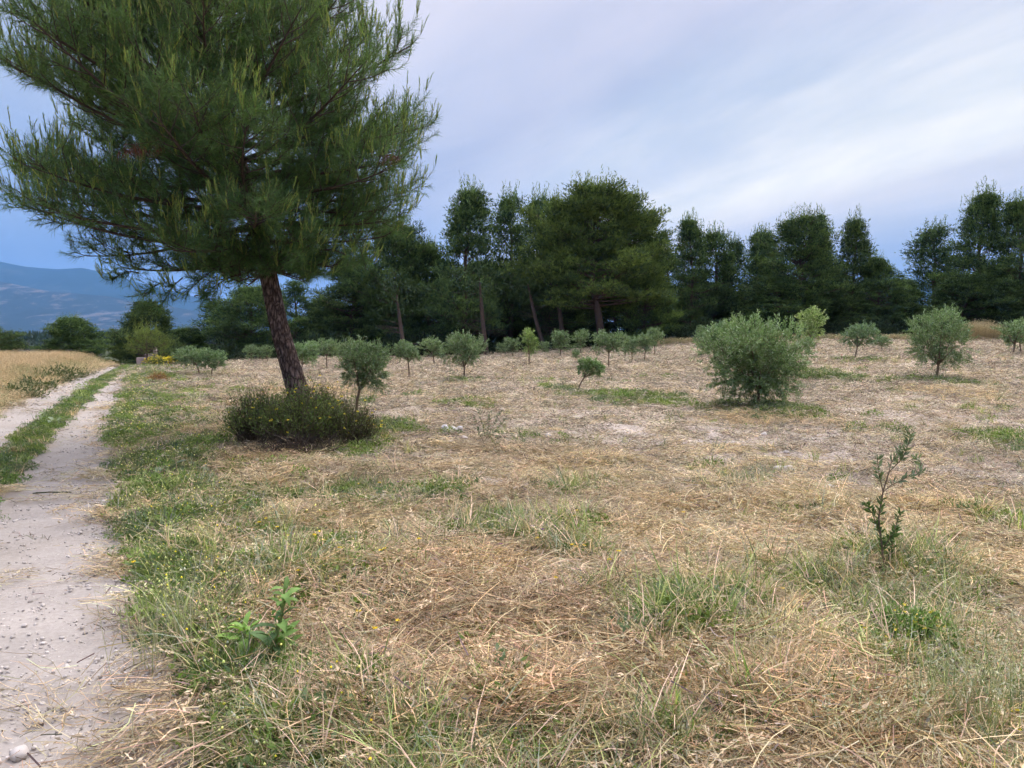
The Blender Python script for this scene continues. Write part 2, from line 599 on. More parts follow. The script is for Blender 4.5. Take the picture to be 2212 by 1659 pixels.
M_NEEDLE = foliage_mat("pine_needles", .32, .55, spec=.3)
M_FARPINE = foliage_mat("far_pine_needles", .2, .7, objtint=True, spec=.1)
M_OLIVE = foliage_mat("olive_leaves", .22, .6, objtint=True, spec=.18, tr_tint=(1.0, 1.1, .7))
M_LITTER = foliage_mat("straw", .12, .6, instanced=True, spec=.25, tr_tint=(1.1, 1.0, .8))
M_BLADE = foliage_mat("grass_blades", .3, .55, instanced=True, spec=.3)
M_PLANT = foliage_mat("plant_leaves", .25, .5, spec=.35)
M_PEBBLE = foliage_mat("pebbles", 0, .9, instanced=True, spec=.1)
M_BARK = bark_mat("pine_bark", (.040, .026, .022), (.27, .19, .165), 17, .36, 1.0)
M_BARKFAR = plain_mat("forest_bark", (.085, .06, .05), .95, .5, 6)
M_BRANCH = plain_mat("branch_bark", (.075, .055, .048), .9, .4, 20)
M_OLBARK = plain_mat("olive_bark", (.16, .12, .085), .9, .35, 30)
M_GROUND = ground_mat("earth_and_stubble")
M_GRAVEL = ground_mat("crushed_limestone", True)
M_STONE = plain_mat("pale_stone", (.52, .48, .45), .9, .2, 25)
M_CONCRETE = plain_mat("weathered_concrete", (.33, .27, .26), .95, .2, 6)

# ------------------------------------------------------------------ zones of the ground
# (u, v, half width, half height in the photograph's view, strength) -> metres on the ground
GREEN_SPOTS = [
    (300, 1010, 70, 40, .8), (300, 1090, 90, 45, 1), (330, 1170, 110, 40, .9), (430, 1120, 90, 30, .5), (300, 1270, 70, 60, .7), (360, 1360, 80, 80, .7),
    (560, 1560, 150, 60, 1), (620, 1640, 150, 40, .9), (480, 1480, 110, 50, .7), (760, 1500, 90, 40, .45), (640, 1450, 60, 40, .7),
    (770, 965, 80, 22, .8), (860, 928, 45, 14, .8), (560, 1165, 90, 18, .6), (740, 1075, 60, 22, .7),
    (1350, 862, 90, 14, .9), (1240, 848, 40, 7, .8), (1440, 866, 25, 6, 1), (1780, 812, 62, 13, 1.3), (1000, 876, 60, 8, .6),
    (1640, 888, 95, 14, .9), (2010, 825, 75, 10, .9), (1846, 780, 55, 7, .8), (1560, 885, 40, 8, .4), (1003, 824, 40, 6, .7), (2180, 958, 70, 22, 1), (2180, 1140, 60, 30, .7),
    (980, 1065, 45, 24, 1), (1240, 1062, 75, 16, .8), (1060, 1150, 90, 26, .8), (1200, 1165, 80, 25, .6), (1240, 1220, 70, 22, .6), (850, 1070, 40, 14, .3),
    (1980, 1220, 70, 26, .9), (1960, 1360, 110, 55, 1.1), (1500, 1350, 120, 55, .65), (1640, 1400, 120, 40, .7), (1350, 1290, 80, 22, .5), (1720, 1270, 110, 28, .65),
    (1430, 1400, 60, 40, .6), (1130, 1440, 40, 30, .45), (2170, 1580, 70, 60, 1), (1960, 1500, 80, 40, .4), (1380, 1640, 90, 30, .6), (1480, 1640, 50, 20, .5), (1060, 1290, 50, 16, .4), (1600, 1330, 50, 25, .5),
    (2020, 1480, 90, 60, .5), (1690, 1130, 90, 12, .3),
    (930, 1215, 60, 14, .3), (1400, 1130, 50, 10, .25), (700, 930, 90, 20, .4), (700, 870, 120, 12, .3)]
STRAW_SPOTS = [  # colour index: 0 pale, 1 golden, 2 red brown
    (930, 1270, 230, 55, 2), (620, 1340, 140, 70, 2), (1050, 1400, 260, 60, 2), (1000, 1560, 260, 80, 2), (1250, 1480, 260, 80, 2), (1500, 1560, 260, 80, 2), (1750, 1570, 160, 80, 2),
    (2130, 1235, 110, 45, 1), (1500, 1105, 170, 20, 1), (1350, 1185, 170, 25, 1), (1050, 1250, 200, 30, 1), (1700, 1500, 160, 40, 1), (560, 1000, 90, 30, 2), (650, 850, 110, 20, 1),
    (1650, 905, 110, 12, 1), (2060, 850, 80, 12, 1), (2060, 1120, 120, 25, 1), (1600, 1210, 200, 30, 0), (1450, 1240, 140, 30, 0), (1250, 1000, 90, 12, 1), (420, 940, 70, 24, 2), (900, 1130, 160, 30, 0)]
BARE_SPOTS = [(1500, 950, 330, 45, 1), (1700, 1040, 220, 25, .9), (1035, 1052, 62, 17, 1.2), (830, 1085, 40, 10, 1), (1270, 1145, 55, 18, 1), (1450, 1060, 90, 14, .8), (1100, 940, 140, 20, .6),
              (2050, 1020, 130, 30, .8), (1250, 900, 200, 16, .6), (2000, 900, 200, 25, .6), (720, 1035, 50, 12, .7), (1400, 840, 300, 18, .4), (1950, 1130, 60, 18, .5), (1720, 940, 140, 20, .8)]


def world_spots(S):
    R = []
    for s in S:
        p = G(s[0], s[1])
        lo, hi = G(s[0], s[1] + s[3]), G(s[0], max(s[1] - s[3], 745))
        R.append((p[0], p[1], s[2] / 1670 * p[1], max((hi[1] - lo[1]) / 2, .08)) + tuple(s[4:]))
    return R


GS, SS, BS = world_spots(GREEN_SPOTS), world_spots(STRAW_SPOTS), world_spots(BARE_SPOTS)


def spotsum(x, y, S, warp=.55):
    wx = x + (fbm(x * 1.3, y * 1.3, 51, 3) - .5) * warp * np.clip(y / 8, .4, 2.5)
    wy = y + (fbm(x * 1.3, y * 1.3, 77, 3) - .5) * warp * np.clip(y / 8, .4, 2.5)
    t = np.zeros_like(x)
    for s in S:
        t = np.maximum(t, s[4] * np.exp(-(((wx - s[0]) / s[2]) ** 2 + ((wy - s[1]) / s[3]) ** 2) ** 1.3 * .9))
    return t


def zones(x, y):
    """weights 0..1 over the ground: track, median, left field, green, bare, and straw colour weights"""
    x = np.asarray(x, float); y = np.asarray(y, float)
    ll, lr, rl, rr = track_edges(y)
    jag = (fbm(x * 2.3, y * 2.3, 21, 3) - .5) * .45 + (fbm(x * 9, y * 9, 22, 2) - .5) * .18
    onR = np.minimum(x - rl, rr - x) + jag
    onL = np.minimum(x - ll, lr - x) + jag
    track = sstep(np.maximum(onR, onL), -.05, .12)
    median = sstep(np.minimum(x - lr, rl - x) + jag * .6, -.1, .08) * (1 - track)
    lf = sstep(ll - x, .1, .5)
    e = np.maximum(x - rr, 0)
    verge = np.where(x > rr, np.exp(-(e / (1.0 + .03 * y)) ** 2), 0) * sstep(y, 1, 3.5)
    g = spotsum(x, y, GS)
    n = fbm(x * .8, y * .8, 31, 4)
    g = g * (1 + .5 * (1 - sstep(y, 6, 10)))
    green = np.clip(g * 1.1 * sstep(n + g * .4, .38, .6) + verge * sstep(n, .42, .62) * .62 + sstep(n, .52, .68) * .55 * (1 - sstep(y, 6, 11)) + sstep(n, .6, .75) * .12 * (1 - sstep(y, 20, 40)), 0, 1.2)
    bare = np.clip(spotsum(x, y, BS) * sstep(fbm(x * 1.5, y * 1.5, 61, 3), .3, .5), 0, 1)
    w = np.zeros(x.shape + (3,))
    for s in SS:
        k = np.exp(-(((x - s[0]) / s[2]) ** 2 + ((y - s[1]) / s[3]) ** 2))
        w[..., s[4]] = np.maximum(w[..., s[4]], k)
    heap = w.max(-1)
    return dict(track=track, median=median, lf=lf, green=green * (1 - track), bare=bare * (1 - track), w=w, heap=heap, verge=verge, e=e, n=n)


C_SOIL = np.array([.50, .425, .35]); C_STUB = np.array([.50, .42, .29]); C_GREEN = np.array([.14, .155, .07])
C_GRAV = np.array([.385, .35, .318]); C_SAND = np.array([.40, .335, .26]); C_RED = np.array([.34, .235, .155]); C_LF = np.array([.42, .33, .19])


def ground_col(x, y):
    z = zones(x, y)
    n = fbm(x * 1.7, y * 1.7, 41, 4)[..., None]
    c = C_SOIL * (1 - n * .3) + C_STUB * n * .3
    near = (1 - sstep(y, 7, 14))[..., None]
    c = c * (1 - .6 * near) + C_RED * .38 * .6 * near  # near soil darkened: shade of the gaps between straws put into the colour
    tan = (sstep(y, 14, 24) * .55)[..., None]
    c = c * (1 - tan) + C_STUB * 1.0 * tan
    st = (z['heap'] * .5)[..., None]
    c = c * (1 - st) + C_RED * .4 * st  # same painted gap shade under the straw heaps
    b = z['bare'][..., None]
    c = c * (1 - b) + np.array([.52, .455, .405]) * b
    g = np.clip(z['green'], 0, 1)[..., None] * .75
    c = c * (1 - g) + C_GREEN * g
    c = np.where((z['lf'] > 0)[..., None], c * (1 - z['lf'][..., None]) + C_LF * .85 * z['lf'][..., None], c)
    m = z['median'][..., None]
    c = c * (1 - m) + (C_GREEN * .9) * m
    tr = z['track'][..., None]
    c = c * (1 - tr) + C_SAND * tr
    far = sstep(np.hypot(x, y), 85, 140)[..., None]
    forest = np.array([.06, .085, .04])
    pl = fbm(x * .004, y * .004, 71, 3)[..., None]
    plain = np.array([.13, .15, .08]) * (1 - sstep(pl, .5, .7)) + np.array([.38, .32, .22]) * sstep(pl, .5, .7)
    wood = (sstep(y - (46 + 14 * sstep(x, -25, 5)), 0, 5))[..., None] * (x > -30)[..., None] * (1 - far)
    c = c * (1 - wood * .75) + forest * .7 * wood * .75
    return c * (1 - far) + plain * far


def build_ground():
    th = np.concatenate([np.radians(np.arange(-180, -52, 8)), np.radians(np.arange(-52, 52, .4)), np.radians(np.arange(52, 180, 8))])
    r = [0.0]
    rr = .5
    while rr < 110:
        r.append(rr); rr *= 1.019 if rr < 40 else 1.03
    while rr < 14000:
        r.append(rr); rr *= 1.13
    r = np.array(r[1:])
    R, T = np.meshgrid(r, th, indexing='ij')
    X, Y = R * np.sin(T), R * np.cos(T)
    Z = h(X, Y)
    z = zones(X, Y)
    Z = Z - .035 * z['track'] * (R < 80)
    V = np.stack([X, Y, Z], -1).reshape(-1, 3)
    n, m = X.shape
    i = np.arange(n - 1)[:, None] * m; j = np.arange(m)[None]
    F = np.stack([i + j, i + m + j, i + m + (j + 1) % m, i + (j + 1) % m], -1).reshape(-1, 4)[:, ::-1]
    A = Acc(); A.add(V, F, ground_col(X, Y).reshape(-1, 3))
    cen = Acc()
    c0 = len(V)
    A.add(np.array([[0, 0, float(h(0., 0.))]]), np.array([[0, -c0 + 0, -c0 + 1]]) * 0 + np.array([[0, 0, 0]]), C_SOIL) if False else None
    o = A.obj("ground", M_GROUND, smooth=True)
    return tag(o, kind="structure", label="dry field soil with mown stubble reaching to the far plain")


def build_track():
    A = Acc()
    ys = np.concatenate([np.arange(-2, 20, .12), np.arange(20, 58, .35)])
    for (La, Lb) in ((T_LL, T_LR), (T_RL, T_RR)):
        xa, xb = np.interp(ys, TY, La), np.interp(ys, TY, Lb)
        K = 13
        s = np.linspace(0, 1, K)[None]
        ja = (fbm(ys * .9, ys * 0 + 3, 5, 4) - .5) * .45; jb = (fbm(ys * .9, ys * 0 + 9, 6, 4) - .5) * .5
        X = (xa - .14 + ja)[:, None] * (1 - s) + (xb + .14 + jb)[:, None] * s
        Y = np.repeat(ys[:, None], K, 1)
        Z = h(X, Y) + .012 - .03 * np.sin(s * np.pi)[0][None] * .6
        edge = np.minimum(s, 1 - s) * (xb - xa + .2)[:, None]
        Z = Z - .05 * (1 - sstep(edge, 0, .1))
        V = np.stack([X, Y, Z], -1).reshape(-1, 3)
        n, m = X.shape
        i = np.arange(n - 1)[:, None] * m; j = np.arange(m - 1)[None]
        F = np.stack([i + j, i + j + 1, i + m + j + 1, i + m + j], -1).reshape(-1, 4)
        nn = fbm(X * 3, Y * 3, 15, 4)
        k = (sstep(edge + (nn - .5) * .5, .02, .24))[..., None]
        c = C_SAND * (1 - k) + C_GRAV * k
        pt = sstep(fbm(X * .8, Y * .8, 18, 3), .52, .7)[..., None] * .5
        c = c * (1 - pt) + np.array([.34, .30, .255]) * pt
        A.add(V, F, c.reshape(-1, 3))
    o = A.obj("dirt_track", M_GRAVEL, smooth=True)
    return tag(o, kind="structure", label="pale limestone track of two wheel ruts beside the field")


build_ground()
build_track()

# ------------------------------------------------------------------ mountains, far wood
def ridge(name, label, knots, dist, depth, base_z, mat, seed, rough=40):
    u = np.array([k[0] for k in knots], float); v = np.array([k[1] for k in knots], float)
    nx, ny = 340, 46
    us = np.linspace(u[0], u[-1], nx)
    top = np.interp(us, u, v)
    A = Acc()
    V = np.zeros((ny, nx, 3))
    s = np.linspace(0, 1, ny)
    for i in range(ny):
        y = dist + depth * (s[i] - 1) if s[i] <= 1 else dist
        X = (us - 1106) / 1670 * dist * (1 - .0 * s[i])
        peak = CAM_H + (725 - top) / 1670 * dist
        prof = s[i] ** 1.25
        n = (fbm(X / 900 + seed, np.full(nx, y) / 700, seed, 6, .55) - .5)
        z = base_z + (peak - base_z) * prof + n * rough * 4 * prof * (1 - prof) ** .5 * 2
        V[i] = np.stack([X, np.full(nx, y), z], -1)
    i = np.arange(ny - 1)[:, None] * nx; j = np.arange(nx - 1)[None]
    F = np.stack([i + j, i + j + 1, i + nx + j + 1, i + nx + j], -1).reshape(-1, 4)
    A.add(V.reshape(-1, 3), F)
    # far side
    back = np.stack([V[-1][:, 0], V[-1][:, 1] + depth * .6, np.full(nx, base_z)], -1)
    B = np.concatenate([V[-1], back])
    j = np.arange(nx - 1)
    A.add(B, np.stack([j, j + 1, j + nx + 1, j + nx], -1))
    o = A.obj(name, mat, smooth=True)
    return tag(o, kind="structure", label=label)


M_MT1 = mountain_mat("far_ridge_scrub", (.015, .03, .022), (.05, .06, .045), .005, .52, .68)
M_MT2 = mountain_mat("rocky_slope", (.025, .035, .028), (.15, .135, .125), .011, .54, .66)
ridge("mountain", "far blue mountain ridge with a saddle above the left field", [(-900, 600), (-500, 540), (-250, 530), (0, 565), (60, 577), (130, 583), (185, 580), (230, 590), (330, 618), (450, 648), (620, 678), (800, 700), (1000, 716), (1150, 730)], 7200, 2300, -9, M_MT1, 3, 45)
ridge("rocky_hill", "nearer blue hillside with pale rock patches under the ridge", [(-900, 640), (-500, 600), (-250, 590), (-60, 600), (0, 607), (100, 628), (230, 640), (330, 655), (460, 678), (600, 705), (700, 729)], 5200, 1700, -9, M_MT2, 8, 30)
ridge("far_hill", "blue hill showing in the gap between the right pine groups", [(1500, 700), (1700, 640), (1850, 612), (1950, 604), (2000, 606), (2100, 615), (2300, 640), (2600, 690)], 4200, 1500, -9, M_MT1, 12, 25)


def far_wood():
    rng = np.random.default_rng(5)
    A = Acc()
    for band in range(3):
        n = [700, 500, 240][band]
        y0, y1 = [(400, 520), (520, 760), (250, 330)][band]
        x = rng.uniform(-420, 40, n) if band < 2 else rng.uniform(-230, -60, n)
        y = rng.uniform(y0, y1, n)
        for a, b in zip(x, y):
            H = rng.uniform(10, 13) if band < 2 else rng.uniform(1.2, 2.6)
            zb = float(h_base(a, b))
            k = 46 if band < 2 else 24
            q = rng.normal(size=(k, 3)); q /= np.linalg.norm(q, axis=1, keepdims=True)
            q *= rng.uniform(.5, 1, (k, 1)) ** .5
            C = np.array([a, b, zb + H * .62]) + q * np.array([H * .30, H * .30, H * .38])
            D = unit(q + np.array([0, 0, .6]))
            g = rng.uniform(.7, 1.3)
            Vv, F = needles(C, D, np.full(k, H * .2), np.full(k, H * .14), rng)
            c = np.array([.03, .05, .025]) if band < 2 else np.array([.06, .09, .045])
            A.add(Vv, F, c * g)
            if band < 2:
                Vt, Ft = tube([(a, b, zb - .5), (a, b, zb + H * .7)], [.22, .1], 4)
                A.add(Vt, Ft, (.12, .08, .06))
    o = A.obj("far_forest", M_PLANT)
    tag(o, kind="stuff", label="dark blue belt of distant pine wood on the plain", cat="forest")


far_wood()


# ------------------------------------------------------------------ pines
def split_wood(full, cut):
    """trunk = the first block added to the wood, the rest = branches"""
    a, b = Acc(), Acc()
    a.v, a.c, a.f4, a.n = full.v[:1], full.c[:1], full.f4[:1], len(full.v[0])
    b.v, b.c = full.v[1:], full.c[1:]
    b.f4 = [f - a.n for f in full.f4[1:]]
    b.n = full.n - a.n
    return a, b


def pine_parts(seed, H, crown0, prof, lean_pts=None, r0=.2, whorl=.55, nper=4, sec=8, tuft=14, blade=(.25, .062), open_=0.0, pal=((.035, .055, .03), (.07, .095, .035)), up=.5, irregular=.3):
    """forest pine at unit place: returns wood Acc, crown Acc"""
    rng = np.random.default_rng(seed)
    wood, crown = Acc(), Acc()
    zs = np.linspace(-.3, H, 16)
    if lean_pts is None:
        w = np.cumsum(rng.normal(0, .10, (16, 2)), 0) * H / 13
        w -= w[0]
        axis = np.column_stack([w * np.linspace(0, 1, 16)[:, None] ** .7, zs])
    else:
        L = np.array(lean_pts, float)
        axis = np.column_stack([np.interp(zs, L[:, 2], L[:, 0]), np.interp(zs, L[:, 2], L[:, 1]), zs])
    rad = r0 * (1 - np.clip(zs / H, 0, 1)) ** .8 + .02
    V, F = tube(axis, rad, 8); wood.add(V, F)
    at = lambda z: np.array([np.interp(z, zs, axis[:, k]) for k in range(3)])
    z = crown0
    az = rng.uniform(0, 6.28)
    Cs, Ds, tips = [], [], []
    while z < H - .15:
        rel = (z - crown0) / (H - crown0)
        R = np.interp(rel, [p[0] for p in prof], [p[1] for p in prof])
        for k in range(nper):
            az += 2.4 + rng.normal(0, .35)
            if rng.random() < open_ * .5:
                continue
            Lb = R * rng.uniform(1 - irregular * .7, 1 + irregular * .4) * (.50 + .95 * float(vnoise(np.array([az % 6.283 * .75 + seed * 3.7]), np.array([z * .62 + seed]), seed)[0]))
            el = math.radians(np.interp(rel, [0, .4, .8, 1], [2, 18, 44, 68])) + rng.normal(0, .12)
            Lb = min(Lb, (H + .1 - z) / max(math.sin(el), .2) * .85 + .15)
            a = np.array([math.cos(az), math.sin(az), 0])
            p0 = at(z + rng.uniform(-.15, .15))
            s = np.linspace(0, 1, 6)
            pts = p0 + a[None] * (Lb * s * math.cos(el))[:, None] + np.array([0, 0, 1])[None] * (Lb * s * math.sin(el) + Lb * .18 * s ** 2)[:, None]
            Vb, Fb = tube(pts, np.linspace(max(.022 * Lb, .02), .012, 6), 4); wood.add(Vb, Fb)
            nsec = max(int(sec * (.75 + Lb / 2.4)), 4)
            for q in range(nsec):
                sp = .3 + .7 * ((q + rng.random()) / nsec) ** .8
                b = np.array([np.interp(sp, s, pts[:, t]) for t in range(3)])
                yaw = az + rng.choice([-1, 1]) * rng.uniform(.3, 1.2)
                ln = Lb * .32 * (1.15 - sp) + rng.uniform(.15, .5)
                d = np.array([math.cos(yaw), math.sin(yaw), rng.uniform(.05, .5)])
                c = b + d * ln
                wood.add(*tube([b, (b + c) / 2 + [0, 0, -.03], c], [.012, .009, .006], 3))
                Cs.append(c); Ds.append(unit(d + np.array([0, 0, up]))); tips.append(rel)
        z += whorl * rng.uniform(.7, 1.3)
    Cs, Ds, tips = np.array(Cs), np.array(Ds), np.array(tips)
    n = len(Cs)
    K = tuft
    off = rng.normal(size=(n, K, 3)) * np.array([.33, .33, .15])
    B = (Cs[:, None] + off).reshape(-1, 3)
    D = unit(Ds[:, None] * .7 + unit(off) * .35 + rng.normal(size=(n, K, 3)) * .25 + np.array([0, 0, .35])).reshape(-1, 3)
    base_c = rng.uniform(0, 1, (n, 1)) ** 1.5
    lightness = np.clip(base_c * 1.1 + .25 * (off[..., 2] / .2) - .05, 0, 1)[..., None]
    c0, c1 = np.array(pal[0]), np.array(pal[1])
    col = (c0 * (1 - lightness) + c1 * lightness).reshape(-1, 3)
    NB = 3
    BB = np.repeat(B, NB, 0); DD = unit(np.repeat(D, NB, 0) + rng.normal(size=(len(BB), 3)) * .42)
    Ln = rng.uniform(.7, 1.3, len(BB)) * blade[0]
    V, F = needles(BB, DD, Ln, np.full(len(BB), blade[1]), rng)
    crown.add(V, F, repc(np.repeat(col, NB, 0), 3))
    # upright spires at the branch ends
    pr = .18 + .6 * np.clip(tips, 0, 1)
    m = np.nonzero(rng.random(n) < pr)[0]
    KS = 11
    Ls = rng.uniform(.3, 1.5, len(m)) * (.5 + .7 * tips[m])
    tt = np.tile(np.linspace(0, 1, KS)[None], (len(m), 1))
    off2 = rng.normal(size=(len(m), 1, 3)) * np.array([.25, .25, .05])
    B2 = Cs[m][:, None] + off2 + tt[..., None] * Ls[:, None, None] * (np.array([0, 0, 1.0]) + rng.normal(size=(len(m), 1, 3)) * .12) + rng.normal(size=(len(m), KS, 3)) * (.08 * (1.1 - tt))[..., None]
    D2 = unit(np.array([0, 0, 1.0]) + rng.normal(size=B2.shape) * .45).reshape(-1, 3)
    B2 = B2.reshape(-1, 3)
    V, F = needles(B2, D2, rng.uniform(.18, .30, len(B2)), np.full(len(B2), blade[1]), rng)
    sh_ = rng.uniform(.6, 1.15, (len(m), 1)); sh_ = np.repeat(sh_, KS, 0)
    crown.add(V, F, repc(np.array([pal[1]]) * sh_, 3))
    return wood, crown


PROF_OPEN = [(0, 2.3), (.25, 2.4), (.5, 1.7), (.75, .95), (1, .12)]
PROF_BROAD = [(0, 2.6), (.2, 3.3), (.5, 2.7), (.75, 1.5), (1, .2)]
PROF_SLIM = [(0, 1.7), (.3, 1.7), (.6, 1.3), (.85, .7), (1, .15)]
PROTO = {}


def forest_proto(key, **kw):
    w, c = pine_parts(**kw)
    w, b = split_wood(w, 0)
    print(key, sum(len(f) for f in c.f3))
    PROTO[key] = (w.mesh("trunk", False, M_BARKFAR), c.mesh("crown", False, M_FARPINE), b.mesh("branches", False, M_BARKFAR))


PAL_D = ((.032, .058, .030), (.125, .185, .062))
PAL_G = ((.044, .074, .030), (.150, .210, .056))
forest_proto('open1', seed=11, H=12, crown0=1.6, prof=PROF_OPEN, whorl=.52, nper=5, sec=8, tuft=13, open_=.15, pal=PAL_D, irregular=.4)
forest_proto('open2', seed=12, H=12, crown0=1.8, prof=[(0, 2.0), (.35, 2.6), (.6, 1.6), (.8, .9), (1, .15)], whorl=.62, nper=4, sec=7, tuft=13, open_=.15, pal=PAL_D, irregular=.45)
forest_proto('broad1', seed=13, H=12, crown0=1.0, prof=PROF_BROAD, whorl=.55, nper=5, sec=9, tuft=16, pal=PAL_D, irregular=.35)
forest_proto('broad2', seed=14, H=12, crown0=1.4, prof=[(0, 2.4), (.3, 3.4), (.6, 2.9), (.85, 1.8), (1, .4)], whorl=.55, nper=5, sec=9, tuft=16, pal=PAL_D, irregular=.4)
forest_proto('slim1', seed=15, H=12, crown0=1.2, prof=PROF_SLIM, whorl=.5, nper=5, sec=6, tuft=13, open_=.3, pal=PAL_D, irregular=.4)
forest_proto('slim2', seed=16, H=12, crown0=1.3, prof=[(0, 2.0), (.3, 2.1), (.6, 1.3), (.85, .6), (1, .12)], whorl=.5, nper=5, sec=7, tuft=13, open_=.2, pal=PAL_D, irregular=.45)
forest_proto('green', seed=17, H=12, crown0=3.3, prof=[(0, 2.9), (.25, 4.2), (.5, 3.9), (.72, 2.8), (.88, 1.6), (1, .4)], r0=.26, whorl=.46, nper=6, sec=10, tuft=18, pal=PAL_G, irregular=.3, lean_pts=[(.5, 0, -1), (.35, 0, 1.5), (.15, 0, 3), (-.2, 0, 5), (-.1, 0, 12)])
forest_proto('skirt', seed=18, H=12, crown0=.5, prof=[(0, 3.2), (.2, 3.5), (.5, 2.8), (.8, 1.6), (1, .4)], whorl=.55, nper=5, sec=9, tuft=16, pal=PAL_D, irregular=.35)

